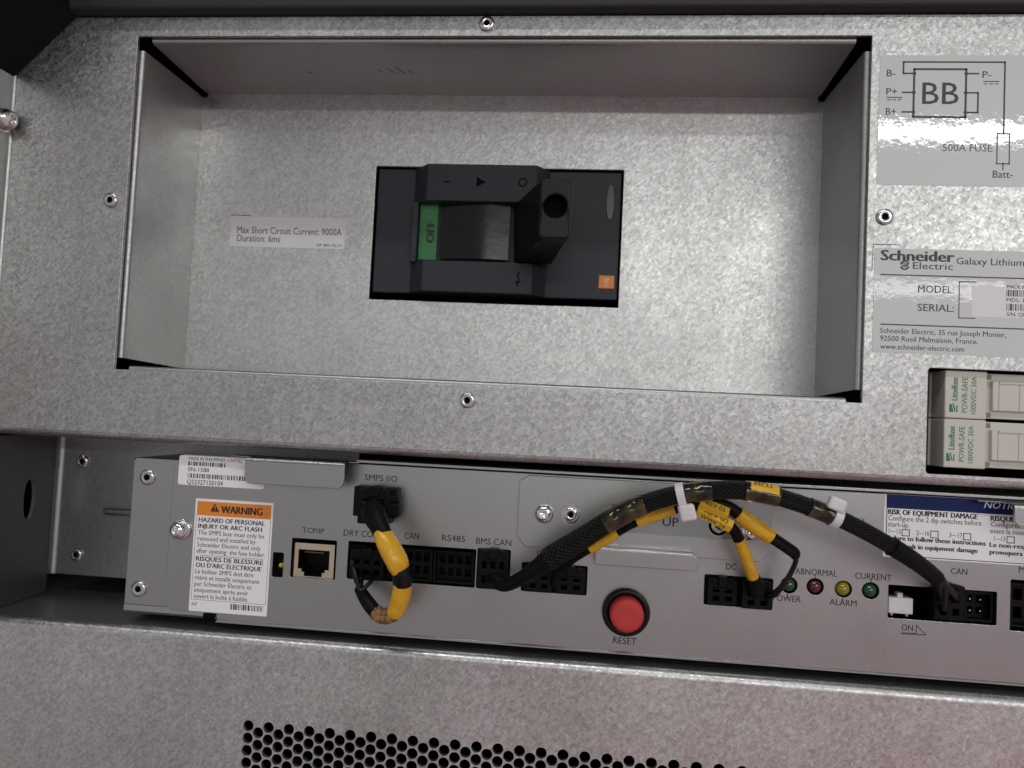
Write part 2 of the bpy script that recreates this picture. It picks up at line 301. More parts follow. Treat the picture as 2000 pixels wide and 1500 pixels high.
class MB:
    def __init__(s, *mats):
        s.bm = bmesh.new(); s.mats = list(mats); s.uv = s.bm.loops.layers.uv.new('UVMap')
    def _mi(s, mat):
        if mat is None: return 0
        if mat not in s.mats: s.mats.append(mat)
        return s.mats.index(mat)
    def raw(s, V, F, mat=None, smooth=False):
        i = s._mi(mat); vs = [s.bm.verts.new(v) for v in V]; out = []
        for f in F:
            try:
                g = s.bm.faces.new([vs[k] for k in f]); g.material_index = i; g.smooth = smooth; out.append(g)
            except ValueError: pass
        return vs, out
    def hexa(s, V8, bevel=0, seg=2, mat=None):
        """V8: near quad (4, counter-clockwise seen from outside/front) then far quad"""
        F = [(0, 1, 2, 3), (7, 6, 5, 4), (0, 4, 5, 1), (1, 5, 6, 2), (2, 6, 7, 3), (3, 7, 4, 0)]
        vs, fs = s.raw(V8, F, mat)
        bmesh.ops.recalc_face_normals(s.bm, faces=fs)
        if bevel:
            es = list({e for f in fs for e in f.edges})
            r = bmesh.ops.bevel(s.bm, geom=es, offset=bevel, segments=seg, profile=.5, affect='EDGES')
            for f in r['faces']: f.smooth = True; f.material_index = s._mi(mat)
        return s
    def box(s, x0, x1, y0, y1, z0, z1, bevel=0, seg=2, mat=None):
        if x0 > x1: x0, x1 = x1, x0
        if y0 > y1: y0, y1 = y1, y0
        if z0 > z1: z0, z1 = z1, z0
        return s.hexa([(x0, y0, z0), (x1, y0, z0), (x1, y0, z1), (x0, y0, z1), (x0, y1, z0), (x1, y1, z0), (x1, y1, z1), (x0, y1, z1)], bevel, seg, mat)
    def quad(s, x0, x1, z0, z1, Y, mat=None):
        if x0 > x1: x0, x1 = x1, x0
        if z0 > z1: z0, z1 = z1, z0
        s.raw([(x0, Y, z0), (x1, Y, z0), (x1, Y, z1), (x0, Y, z1)], [(0, 1, 2, 3)], mat); return s
    def poly(s, pts, Y, mat=None):
        s.raw([(x, Y, z) for x, z in pts], [tuple(range(len(pts)))], mat); return s
    def line(s, a, b, wd, Y, mat=None):
        a, b = Vector((a[0], 0, a[1])), Vector((b[0], 0, b[1])); d = (b - a).normalized(); n = Vector((-d.z, 0, d.x)) * wd / 2; e = d * wd / 2
        q = [a - e - n, b + e - n, b + e + n, a - e + n]
        for v in q: v.y = Y
        s.raw(q, [(0, 1, 2, 3)], mat); return s
    def lathe(s, prof, c, axis=(0, -1, 0), seg=32, mat=None, cap=True):
        """prof: (radius, height along axis)"""
        A = Vector(axis).normalized(); U = A.orthogonal().normalized(); W = A.cross(U); c = Vector(c)
        V = []; F = []; n = len(prof)
        for r, h in prof:
            for k in range(seg):
                t = 2 * math.pi * k / seg; V.append(c + A * h + (U * math.cos(t) + W * math.sin(t)) * r)
        for i in range(n - 1):
            for k in range(seg):
                k2 = (k + 1) % seg; F.append((i * seg + k, i * seg + k2, (i + 1) * seg + k2, (i + 1) * seg + k))
        if cap:
            F.append(tuple((n - 1) * seg + k for k in range(seg)))
        s.raw(V, F, mat, True); return s
    def tube(s, path, rad, seg=20, mat=None, cap=True, flat=1.0):
        n = len(path); P = [Vector(p) for p in path]
        R = rad if isinstance(rad, (list, tuple)) else [rad] * n
        if len(R) != n:
            R = [R[0] + 0 * i for i in range(n)] if len(R) == 1 else [R[min(int(i / (n - 1) * (len(R) - 1)), len(R) - 2)] * (1 - ((i / (n - 1) * (len(R) - 1)) - min(int(i / (n - 1) * (len(R) - 1)), len(R) - 2))) + R[min(int(i / (n - 1) * (len(R) - 1)), len(R) - 2) + 1] * ((i / (n - 1) * (len(R) - 1)) - min(int(i / (n - 1) * (len(R) - 1)), len(R) - 2)) for i in range(n)]
        i0 = s._mi(mat); rings = []; ln = 0; lens = []
        T0 = (P[1] - P[0]).normalized(); U = T0.orthogonal().normalized()
        for i in range(n):
            T = (P[min(i + 1, n - 1)] - P[max(i - 1, 0)]).normalized()
            U = (U - T * U.dot(T)).normalized(); W = T.cross(U)
            if i: ln += (P[i] - P[i - 1]).length
            lens.append(ln)
            rings.append([s.bm.verts.new(P[i] + (U * math.cos(2 * math.pi * k / seg) + W * math.sin(2 * math.pi * k / seg) * flat) * R[i]) for k in range(seg)])
        for i in range(n - 1):
            for k in range(seg):
                k2 = (k + 1) % seg
                f = s.bm.faces.new((rings[i][k], rings[i][k2], rings[i + 1][k2], rings[i + 1][k])); f.smooth = True; f.material_index = i0
                for lp, (u, v) in zip(f.loops, ((k / seg, lens[i]), ((k + 1) / seg, lens[i]), ((k + 1) / seg, lens[i + 1]), (k / seg, lens[i + 1]))): lp[s.uv].uv = (u, v)
        if cap:
            for rg in (rings[0][::-1], rings[-1]):
                f = s.bm.faces.new(rg); f.material_index = i0
        return s
    def plate(s, outline, holes, Y, th, bevel=0, mat=None, res=1):
        """sheet in the XZ plane, front face at Y, thickness TH going back, with holes"""
        cu = bpy.data.curves.new('sheet', 'CURVE'); cu.dimensions = '2D'; cu.fill_mode = 'BOTH'
        cu.extrude = (th / 2 - bevel) * S; cu.bevel_depth = bevel * S; cu.bevel_resolution = res; cu.offset = -bevel * S
        for lp in [outline] + list(holes):
            sp = cu.splines.new('POLY'); sp.points.add(len(lp) - 1); sp.use_cyclic_u = True
            for p, (x, z) in zip(sp.points, lp): p.co = (x * S, z * S, 0, 1)
        o = bpy.data.objects.new('sheet', cu); col.objects.link(o)
        me = bpy.data.meshes.new_from_object(o.evaluated_get(bpy.context.evaluated_depsgraph_get()))
        V = [(v.co.x / S, Y + th / 2 - v.co.z / S, v.co.y / S) for v in me.vertices]; F = [tuple(p.vertices) for p in me.polygons]
        bpy.data.objects.remove(o); bpy.data.curves.remove(cu); bpy.data.meshes.remove(me)
        vs, fs = s.raw(V, F, mat)
        bmesh.ops.remove_doubles(s.bm, verts=vs, dist=1e-4)
        return s
    def sweep(s, prof, a, b, mat=None, closed=False):
        """prof: list of 3-vectors at a=0; extruded by the vector b-a"""
        d = Vector(b) - Vector(a); n = len(prof)
        V = [Vector(p) for p in prof] + [Vector(p) + d for p in prof]
        F = [(i, (i + 1) % n, (i + 1) % n + n, i + n) for i in range(n if closed else n - 1)]
        s.raw(V, F, mat, True)
        if closed: s.raw(V, [tuple(range(n))[::-1], tuple(range(n, 2 * n))], mat)
        return s
    def text(s, string, P, U, V, wd, h, mat=None, bold=0.0, italic=0.0, spacing=1.0, align='L'):
        vs, fs = text_mesh(string, 0.0, italic, spacing)
        if not vs: return s
        xa, xb = min(v.x for v in vs), max(v.x for v in vs)
        ky = h / CAPH; kx = ky if wd is None else wd / (xb - xa)
        P, U, V = Vector(P), Vector(U), Vector(V)
        off = 0 if align == 'L' else (xb - xa) * kx * (.5 if align == 'C' else 1)
        N_ = U.cross(V)
        n = 1 if bold <= 0 else (2 if bold < .02 else 3)
        for i in range(n):          # heavier print: the strokes struck again a hair to the side
            dx = (i - (n - 1) / 2) * 1.4 * bold * ky if n > 1 else 0
            s.raw([P + U * ((v.x - xa) * kx - off + dx) + V * (v.y * ky) + N_ * (.004 * i) for v in vs], fs, mat)
        return s
    def ptext(s, string, a, b, cap, Y, mat=None, bold=0.012, italic=0.0, spacing=1.0, rot=0):
        """text from photo pixel a to b along its baseline, CAP photo pixels tall, on the plane Y"""
        A, B = at(*a, Y), at(*b, Y)
        if rot: return s.text(string, A, (0, 0, 1), (-1, 0, 0), abs(B.z - A.z), abs(at(a[0] - cap, a[1], Y).x - A.x), mat, bold, italic, spacing)
        return s.text(string, A, (1, 0, 0), (0, 0, 1), B.x - A.x, at(a[0], a[1] - cap, Y).z - A.z, mat, bold, italic, spacing)
    def barcode(s, x0, x1, z0, z1, Y, mat=None, unit=.28):
        x = min(x0, x1); e = max(x0, x1)
        while x < e:
            wd = random.choice((1, 1, 1, 2, 2, 3)) * unit * .8; s.quad(x, min(x + wd, e), z0, z1, Y, mat); x += wd + random.choice((1, 1, 2, 2)) * unit * .8
        return s
    def build(s, name, parent=None, sharp=38, **props):
        bm = s.bm
        for v in bm.verts: v.co *= S
        me = bpy.data.meshes.new(name); bm.to_mesh(me); bm.free()
        for k in s.mats: me.materials.append(M[k])
        sm = [p.use_smooth for p in me.polygons]
        if sharp: me.set_sharp_from_angle(angle=math.radians(sharp))
        me.polygons.foreach_set('use_smooth', sm)
        o = bpy.data.objects.new(name, me); col.objects.link(o)
        if parent is not None:
            o.parent = parent
            l = Vector((0, 0, 0)); p = parent
            while p is not None: l += p.location; p = p.parent
            o.location = -l
        for k, v in props.items(): o[k] = v
        return o

def thing(name, label, cat, loc, group=None, kind=None):
    o = bpy.data.objects.new(name, None); col.objects.link(o); o.location = Vector(loc) * S; o.empty_display_size = .01
    o['label'] = label; o['category'] = cat
    if group: o['group'] = group
    if kind: o['kind'] = kind
    return o
def rrect(x0, x1, z0, z1, r=0, n=5, rs=None):
    if x0 > x1: x0, x1 = x1, x0
    if z0 > z1: z0, z1 = z1, z0
    rs = rs or (r, r, r, r); out = []
    for (cx, cz, a), q in zip(((x0, z0, 180), (x1, z0, 270), (x1, z1, 0), (x0, z1, 90)), rs):
        if q <= 0: out.append((cx, cz)); continue
        mx = cx + (q if cx == x0 else -q); mz = cz + (q if cz == z0 else -q)
        for k in range(n + 1):
            t = math.radians(a + 90 * k / n); out.append((mx + q * math.cos(t), mz + q * math.sin(t)))
    return out
def circ(cx, cz, r, n=20): return [(cx + r * math.cos(2 * math.pi * k / n), cz + r * math.sin(2 * math.pi * k / n)) for k in range(n)]
def prect(xa, ya, xb, yb, Y, r=0):
    """axis-aligned rectangle through two opposite photo pixels (top left, bottom right)"""
    A, B = at(xa, ya, Y), at(xb, yb, Y); return (A.x, B.x, B.z, A.z)
def arc2(cx, cy, r, a0, a1, n=8): return [(cx + r * math.cos(math.radians(a0 + (a1 - a0) * k / n)), cy + r * math.sin(math.radians(a0 + (a1 - a0) * k / n))) for k in range(n + 1)]

def rivet_shape(mb, x, y, z, r, axis=(0, -1, 0), mat='rivet'):
    mb.lathe([(r, -.2), (r, .35), (r * .93, .75), (r * .8, 1.0), (r * .62, 1.1), (r * .52, 1.05), (r * .40, .95), (r * .38, .2)], (x, y, z), axis, 32, mat, cap=False)
    mb.lathe([(r * .40, .25), (r * .2, .25)], (x, y, z), axis, 20, 'void')
    return mb
def torx_shape(mb, x, y, z, r, axis=(0, -1, 0), h=2.6, washer=True):
    A = Vector(axis).normalized(); c = Vector((x, y, z))
    if washer:
        mb.lathe([(r * 1.18, 0), (r * 1.18, .7), (r * 1.1, .9), (r * .8, .9)], c, axis, 36, 'shiny', cap=False)
    b = .9 if washer else 0
    mb.lathe([(r, b), (r, b + .5), (r * .95, b + h * .5), (r * .80, b + h * .8), (r * .62, b + h * .95), (r * .5, b + h)], c, axis, 36, 'shiny', cap=False)
    # six-lobed recess
    U = A.orthogonal().normalized(); W = A.cross(U); n = 36; V = []; top = c + A * (b + h)
    def rad(t): return r * (.38 + .07 * math.cos(6 * t))
    ring0 = [top + (U * math.cos(t) + W * math.sin(t)) * r * .5 for t in [2 * math.pi * k / n for k in range(n)]]
    ring1 = [top + (U * math.cos(t) + W * math.sin(t)) * rad(t) for t in [2 * math.pi * k / n for k in range(n)]]
    ring2 = [p - A * 1.5 for p in ring1]
    V = ring0 + ring1 + ring2 + [top - A * 1.7]
    F = [(k, (k + 1) % n, n + (k + 1) % n, n + k) for k in range(n)] + [(n + k, n + (k + 1) % n, 2 * n + (k + 1) % n, 2 * n + k) for k in range(n)] + [(2 * n + k, 2 * n + (k + 1) % n, 3 * n) for k in range(n)]
    mb.raw(V, F, 'shiny'); return mb

# =================================================================== dark interior of the cabinet
mb = MB('void')  # black walls: the darkness of the unlit inside is in their colour
X0, X1, Z0, Z1, YB = -70, 420, -330, 60, 170
mb.quad(X0, X1, Z0, Z1, YB)
mb.raw([(X0, 1.6, Z0), (X0, YB, Z0), (X0, YB, Z1), (X0, 1.6, Z1)], [(0, 1, 2, 3)])
mb.raw([(X1, 1.6, Z0), (X1, YB, Z0), (X1, YB, Z1), (X1, 1.6, Z1)], [(0, 1, 2, 3)])
mb.raw([(X0, 1.6, Z1), (X1, 1.6, Z1), (X1, YB, Z1), (X0, YB, Z1)], [(0, 1, 2, 3)])
mb.raw([(X0, 1.6, Z0), (X1, 1.6, Z0), (X1, YB, Z0), (X0, YB, Z0)], [(0, 1, 2, 3)])
o = mb.build('cabinet_interior'); o['kind'] = 'structure'; o['label'] = 'black dark inside of the cabinet behind every gap and opening'

# =================================================================== upper galvanised panel with its recess
W, H, D = 287.0, 135.9, 48.4
PX0, PX1, PZ0, PZ1 = -52.7, 380.0, -164.1, 8.0
panel = thing('galvanised_panel', 'spangled galvanised steel front panel with a deep rectangular recess around the black breaker', 'panel', (143, 0, -164))
fz0, fz1, fx0 = -160.1, -122.2, 309.6
mb = MB('galv')
mb.plate([(PX0 + 1.2, PZ0 + 2.6), (PX1, PZ0 + 2.6), (PX1, PZ1), (PX0 + 1.2, PZ1)],
         [rrect(0, W, -H, 0), rrect(fx0, 366, fz0, fz1, 1.2), circ(-6.4, -67.8, 1.2, 12), circ(293, -67.8, 1.2, 12), circ(143.1, 4.7, 1.2, 12), circ(143.1, -141.74, 1.2, 12)], 0, 1.5, .18)
# rolled lower edge
pr = [(PX0 + 1.2, y, z) for z, y in [(PZ0 + 2.6 - 2.6 * math.sin(math.radians(a)), 2.6 - 2.6 * math.cos(math.radians(a))) for a in range(0, 91, 10)]] + [(PX0 + 1.2, 14, PZ0)]
mb.sweep(pr, (PX0 + 1.2, 0, 0), (PX1, 0, 0))
mb.build('face_sheet', panel)
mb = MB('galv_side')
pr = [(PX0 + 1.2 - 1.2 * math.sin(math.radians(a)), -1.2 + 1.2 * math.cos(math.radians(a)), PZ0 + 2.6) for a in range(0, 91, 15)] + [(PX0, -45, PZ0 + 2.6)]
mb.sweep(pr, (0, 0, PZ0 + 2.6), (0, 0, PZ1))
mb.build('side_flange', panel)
# recess walls, each with its rolled front lip and tapered corner relief
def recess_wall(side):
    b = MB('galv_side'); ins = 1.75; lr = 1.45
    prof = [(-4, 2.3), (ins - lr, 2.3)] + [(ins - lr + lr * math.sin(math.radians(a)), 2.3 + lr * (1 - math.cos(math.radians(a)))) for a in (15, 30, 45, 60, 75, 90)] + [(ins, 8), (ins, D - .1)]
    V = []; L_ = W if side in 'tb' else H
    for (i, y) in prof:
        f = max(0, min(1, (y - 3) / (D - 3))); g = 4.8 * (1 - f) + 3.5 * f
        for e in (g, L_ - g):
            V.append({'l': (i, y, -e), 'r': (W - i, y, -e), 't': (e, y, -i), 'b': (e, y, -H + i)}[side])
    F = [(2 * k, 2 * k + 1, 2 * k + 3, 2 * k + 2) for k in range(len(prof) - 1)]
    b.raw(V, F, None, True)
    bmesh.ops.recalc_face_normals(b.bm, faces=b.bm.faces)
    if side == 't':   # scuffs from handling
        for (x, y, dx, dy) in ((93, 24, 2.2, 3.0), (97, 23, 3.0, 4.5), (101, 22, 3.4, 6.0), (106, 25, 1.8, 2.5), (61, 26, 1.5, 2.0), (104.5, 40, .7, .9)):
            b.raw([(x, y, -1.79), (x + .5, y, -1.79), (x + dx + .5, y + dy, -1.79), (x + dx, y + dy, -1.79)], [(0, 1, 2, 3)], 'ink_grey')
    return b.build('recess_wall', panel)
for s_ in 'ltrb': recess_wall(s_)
bx0, bx1, bz0, bz1 = 87.6, 200.5, -97.0, -35.2
mb = MB('galv_back')
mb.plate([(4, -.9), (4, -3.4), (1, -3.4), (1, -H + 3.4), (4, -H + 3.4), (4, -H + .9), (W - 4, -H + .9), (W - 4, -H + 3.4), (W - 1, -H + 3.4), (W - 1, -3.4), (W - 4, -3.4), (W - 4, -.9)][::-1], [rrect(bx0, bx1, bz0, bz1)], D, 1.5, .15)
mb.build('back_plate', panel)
for (x, z) in ((-6.4, -67.8), (293, -67.8), (143.1, 4.7), (143.1, -141.74)):
    rivet_shape(MB('rivet'), x, 0, z, 3.05).build('rivet', panel)
torx_shape(MB('shiny'), PX0, -4.9, -37.0, 4.4, (1, -.08, 0), 4.6).build('screw', panel)

# stickers on the panel --------------------------------------------------
Y = -.12
x0, x1, z0, z1 = 290.0, 372, -55.8, -7.5
mb = MB('silver_label'); mb.plate(rrect(x0, x1, z0, z1, .6), [], Y, .1)
Y -= .02; K = 'ink_grey'; LW = .75
def pl(a, b, wd=LW, mat=K): A, B = at(*a, Y), at(*b, Y); mb.line((A.x, A.z), (B.x, B.z), wd, Y, mat)
A, B = at(1786, 135, Y), at(1887, 229, Y); xa, xb, za, zb = A.x, B.x - .3, B.z, A.z
for a, b in (((xa, zb), (xb, zb)), ((xb, zb), (xb, za)), ((xb, za), (xa, za)), ((xa, za), (xa, zb))): mb.line(a, b, .75, Y, K)
zs = [zb - (zb - za) * f for f in (.09, .49, .90)]
xt, zt = at(1765, 122, Y).x, at(1765, 121, Y).z; xr = at(1963, 125, Y).x
for a, b in (((xa, zs[0]), (xt, zs[0])), ((xt, zs[0]), (xt, zt)), ((xt, zt), (xr, zt)), ((xr, zt), (xr, at(1963, 260, Y).z))): mb.line(a, b, .6, Y, K)
for z in zs[1:]: mb.line((xa, z), (xt, z), .6, Y, K)
xo = at(1910, 200, Y).x
mb.line((xb, zs[0]), (xo, zs[0]), .6, Y, K)
for a, b in (((xb, zs[1]), (xo, zs[1])), ((xo, zs[1]), (xo, zs[2])), ((xo, zs[2]), (xb, zs[2]))): mb.line(a, b, .6, Y, K)
for z in zs:
    for x in (xa, xb): mb.poly(circ(x, z, .7, 12)[::1], Y - .01, K)
mb.ptext('BB', (1801, 203), (1872, 205), 42, Y, K, bold=.006)
for s_, a, b in (('B-', (1732, 149), (1749, 150)), ('P+', (1731, 185), (1752, 186)), ('B+', (1730, 224), (1750, 225)), ('P-', (1919, 152), (1936, 153))): mb.ptext(s_, a, b, 13, Y, K)
for (px, py) in ((1732, 190), (1921, 159)):
    A = at(px, py, Y); mb.line((A.x, A.z), (A.x + 5.3, A.z), .35, Y, K)
    for k in range(3): mb.line((A.x + .3 + 1.9 * k, A.z - .9), (A.x + 1.2 + 1.9 * k, A.z - .9), .35, Y, K)
A, B = at(1948, 261, Y), at(1971, 320, Y)
for a, b in (((A.x, A.z), (B.x, A.z)), ((B.x, A.z), (B.x, B.z)), ((B.x, B.z), (A.x, B.z)), ((A.x, B.z), (A.x, A.z))): mb.line(a, b, .5, Y, 'ink_faint')
mb.line(((A.x + B.x) / 2, B.z), ((A.x + B.x) / 2, B.z - 2.2), .5, Y, 'ink_faint')
mb.ptext('500A FUSE', (1841, 295), (1938, 297), 14, Y, 'ink_faint')  # washed out by glare, painted as paler ink
mb.ptext('Batt-', (1939, 347), (1978, 349), 14, Y, K)
mb.build('wiring_label', panel, label='silver wiring diagram label with BB box and fuse symbol')

Y = -.12
mb = MB('name_label'); mb.plate(rrect(290.0, 372, -117.2, -80.4 + 1.2, .6), [], Y, .1)
Y -= .02
mb.ptext('Schneider', (1721, 508), (1863, 510), 20, Y, K, bold=.035)
mb.ptext('Electric', (1783, 525), (1861, 527), 13, Y, K, spacing=1.0)
mb.ptext('Galaxy Lithium', (1868, 516), (2000, 519), 13, Y, K, bold=.012)
A = at(1767, 518, Y)
for k in (0, 1):   # ring-shaped emblem beside the second word
    q = arc2(A.x, A.z, 1.75, 20 + 180 * k, 165 + 180 * k, 12); q2 = arc2(A.x, A.z, 1.15, 165 + 180 * k, 20 + 180 * k, 12)
    mb.poly(q + q2, Y, K)
for dz in (-.7, 0, .7): mb.line((A.x - 1.1 + .3 * dz, A.z + dz), (A.x + 1.0 + .3 * dz, A.z + dz * .5), .34, Y, K)
for py in (535, 632):
    A = at(1721, py + 1, Y); mb.line((A.x, A.z), (372, A.z), .45, Y, K)
mb.ptext('MODEL:', (1793, 571), (1863, 573), 14, Y, K); mb.ptext('SERIAL:', (1792, 607), (1863, 609), 14, Y, K)
A, B = at(1874, 550, Y), at(1904, 622, Y)
for a, b in (((B.x, A.z), (A.x, A.z)), ((A.x, A.z), (A.x, B.z)), ((A.x, B.z), (B.x, B.z))): mb.line(a, b, .35, Y, K)
mb.ptext('Schneider Electric, 35 rue Joseph Monier,', (1719, 650), (1965, 656), 10, Y, K)
mb.ptext('92500 Rueil Malmaison, France.', (1719, 665), (1910, 669), 10, Y, K)
mb.ptext('www.schneider-electric.com', (1719, 681), (1883, 685), 10, Y, K)
for a, b in (((1706, 477), (1756, 478)), ((1706, 477), (1703, 528))): A, B = at(*a, -.05), at(*b, -.05); mb.line((A.x, A.z), (B.x, B.z), .22, -.05, 'ink_grey')
name_label = mb.build('nameplate_label', panel, label='silver maker nameplate label with model and serial fields')
Y = -.16
x0, x1, z0, z1 = prect(1899, 558, 2010, 622, Y)
mb = MB('pink_paper'); mb.plate(rrect(x0, x1 + 18, z0, z1, .3), [], Y, .05); Y -= .02
mb.ptext('MADE IN', (1967, 563), (2006, 565), 6, Y, 'ink_grey')
a = at(1966, 566, Y); b = at(2006, 580, Y); mb.barcode(a.x, b.x + 10, b.z, a.z, Y, 'ink_grey', .3)
mb.ptext('MDL: LI', (1966, 589), (2006, 591), 7, Y, 'ink')
a = at(1966, 593, Y); b = at(2006, 608, Y); mb.barcode(a.x, b.x + 10, b.z, a.z, Y, 'ink_grey', .3)
mb.ptext('S/N: QD', (1966, 617), (2006, 619), 7, Y, 'ink')
mb.build('serial_sticker', name_label)

Y = D - .12
x0, x1, z0, z1 = prect(452, 422, 669, 487, Y)
mb = MB('small_label'); mb.plate(rrect(x0, x1 + .8, z0, z1, .3), [], Y, .1); Y -= .02
mb.ptext('Max Short Circuit Current: 9000A', (463, 455), (667, 456), 13, Y, 'ink_grey', bold=.004)
mb.ptext('Duration: 6ms', (463, 471), (547, 472), 13, Y, 'ink_grey', bold=.008)
mb.ptext('AP 885-92171', (618, 481), (668, 482), 5, Y, 'ink_grey')
for a, b in (((453, 420), (490, 421)), ((453, 420), (451, 452))): A, B = at(*a, D - .05), at(*b, D - .05); mb.line((A.x, A.z), (B.x, B.z), .3, D - .05, 'ink_grey')
mb.build('rating_label', panel, label='small grey short circuit current rating label')

# =================================================================== circuit breaker
brk = thing('circuit_breaker', 'black moulded circuit breaker with toggle at OFF, set in the recess back plate', 'circuit breaker', (144, 50, -93))
FY, RY = 50.6, 43.2
bb0 = -93.2; bt = -35.6
mb = MB('breaker')
mb.box(88.3, 199.9, FY, 110, bb0, bt, .5)
def tz(px, py, Yp): return at(px, py, Yp).z
xl0, xl1, xr1, xr0 = at(805, 450, FY).x, at(829, 450, RY).x, at(1043, 450, RY).x, at(1071, 450, FY).x
wt_, wb_ = tz(930, 393, RY), tz(930, 511, RY)
for (za, zb_) in ((wt_, bt + .15), (bb0 + .1, wb_)):
    mb.hexa([(xl1, RY, za), (xr1, RY, za), (xr1, RY, zb_), (xl1, RY, zb_), (xl0, FY + .2, za), (xr0, FY + .2, za), (xr0, FY + .2, zb_), (xl0, FY + .2, zb_)], .35)
# low shoulders either side of the window
for (xa, xb) in ((xl0, xl0 + 3.2), (xr0 - 2.5, xr0)):
    mb.hexa([(xa + .8, RY + 3.5, wb_), (xb, RY + 3.5, wb_), (xb, RY + 3.5, wt_), (xa + .8, RY + 3.5, wt_), (xa, FY + .2, wb_), (xb, FY + .2, wb_), (xb, FY + .2, wt_), (xa, FY + .2, wt_)], .2)
Y = RY - .02
A = at(873, 355, Y); mb.line((A.x - 1.1, A.z), (A.x + 1.1, A.z), .7, Y, 'emboss')
A, B = at(931, 345, Y), at(949, 366, Y); mb.poly([(A.x, A.z), (A.x, B.z), (B.x, (A.z + B.z) / 2)], Y, 'emboss')
A = at(1021, 356, Y); ro = 2.05
for k in range(16):
    t0, t1 = 2 * math.pi * k / 16, 2 * math.pi * (k + 1) / 16
    mb.poly([(A.x + ro * math.cos(t0), A.z + ro * math.sin(t0)), (A.x + ro * math.cos(t1), A.z + ro * math.sin(t1)), (A.x + 1.45 * math.cos(t1), A.z + 1.45 * math.sin(t1)), (A.x + 1.45 * math.cos(t0), A.z + 1.45 * math.sin(t0))], Y, 'emboss')
A = at(1011, 545, Y)
for a, b in (((0, 2.6), (0, 1.2)), ((0, 2.6), (.7, 2.6)), ((0, 1.2), (1.0, -.6)), ((0, -.9), (0, -3.2)), ((-1.0, -1.4), (1.0, -1.4))): mb.line((A.x + a[0], A.z + a[1]), (A.x + b[0], A.z + b[1]), .6, Y, 'emboss')
mb.build('moulded_case', brk)
# window: green flag, glossy rocker
Y = FY - 1.2
x0, x1, z0, z1 = prect(822, 399, 851, 508, Y)
mb = MB('green_flag'); mb.box(x0, x1, Y, FY + 1, z0, z1, .15)
mb.ptext('OFF', (847, 474), (847, 433), 15, Y - .02, 'ink', rot=1, bold=.05)
mb.build('off_flag', brk)
x0, x1, z0, z1 = prect(862, 395, 992, 508, FY - 3)
mb = MB('gloss')
n = 14; xs = [x0 + (x1 - x0) * k / n for k in range(n + 1)]
V = []
for k, x in enumerate(xs):
    yy = FY - 1 - 3.4 * math.sin(math.pi * (k / n) * .72 + .25)
    V += [(x, yy, z0), (x, yy, z1)]
mb.raw(V, [(2 * k, 2 * k + 2, 2 * k + 3, 2 * k + 1) for k in range(n)], None, True)
mb.build('rocker_shield', brk)
a, b, c_, d = at(1003, 515, 47), at(1078, 517, 47), at(1078, 402, 47), at(1003, 400, 47)
e, f, g, h = at(1057, 469, 9), at(1111, 463, 9), at(1111, 349, 9), at(1057, 349, 9)
mb = MB('handle')
mb.hexa([e, f, g, h, a, b, c_, d], 1.0, 3)
A, B = at(1056, 347, 4), at(1111, 467, 4)
mb.plate(rrect(A.x, B.x, B.z, A.z, 2.4), [circ(at(1083, 402, 4).x + .3, at(1083, 402, 4).z, 4.5, 28)], 4, 6.5, .9, None, 3)
mb.lathe([(4.6, 0), (.2, 0)], (at(1083, 402, 4).x + .3, 8.4, at(1083, 402, 4).z), (0, -1, 0), 24, 'void', cap=False)  # black disc paints the depth of the hole dark
mb.build('toggle_handle', brk)
A, B = at(1184, 361, FY), at(1200, 431, FY)
mb = MB('breaker_clear'); mb.plate([((A.x + B.x) / 2 + 1.65 * math.cos(t / 20 * math.pi), (A.z + B.z) / 2 + 7.9 * math.sin(t / 20 * math.pi)) for t in range(40)], [], FY - .8, 1.2, 0); mb.build('sight_lens', brk)
x0, x1, z0, z1 = prect(1170, 538, 1199, 564, FY)
mb = MB('orange'); mb.box(x0, x1, FY - .25, FY + 1, z0, z1, .1)
mb.ptext('178', (1189, 559), (1189, 544), 8, FY - .28, 'pale', rot=1)
mb.build('orange_inset', brk)

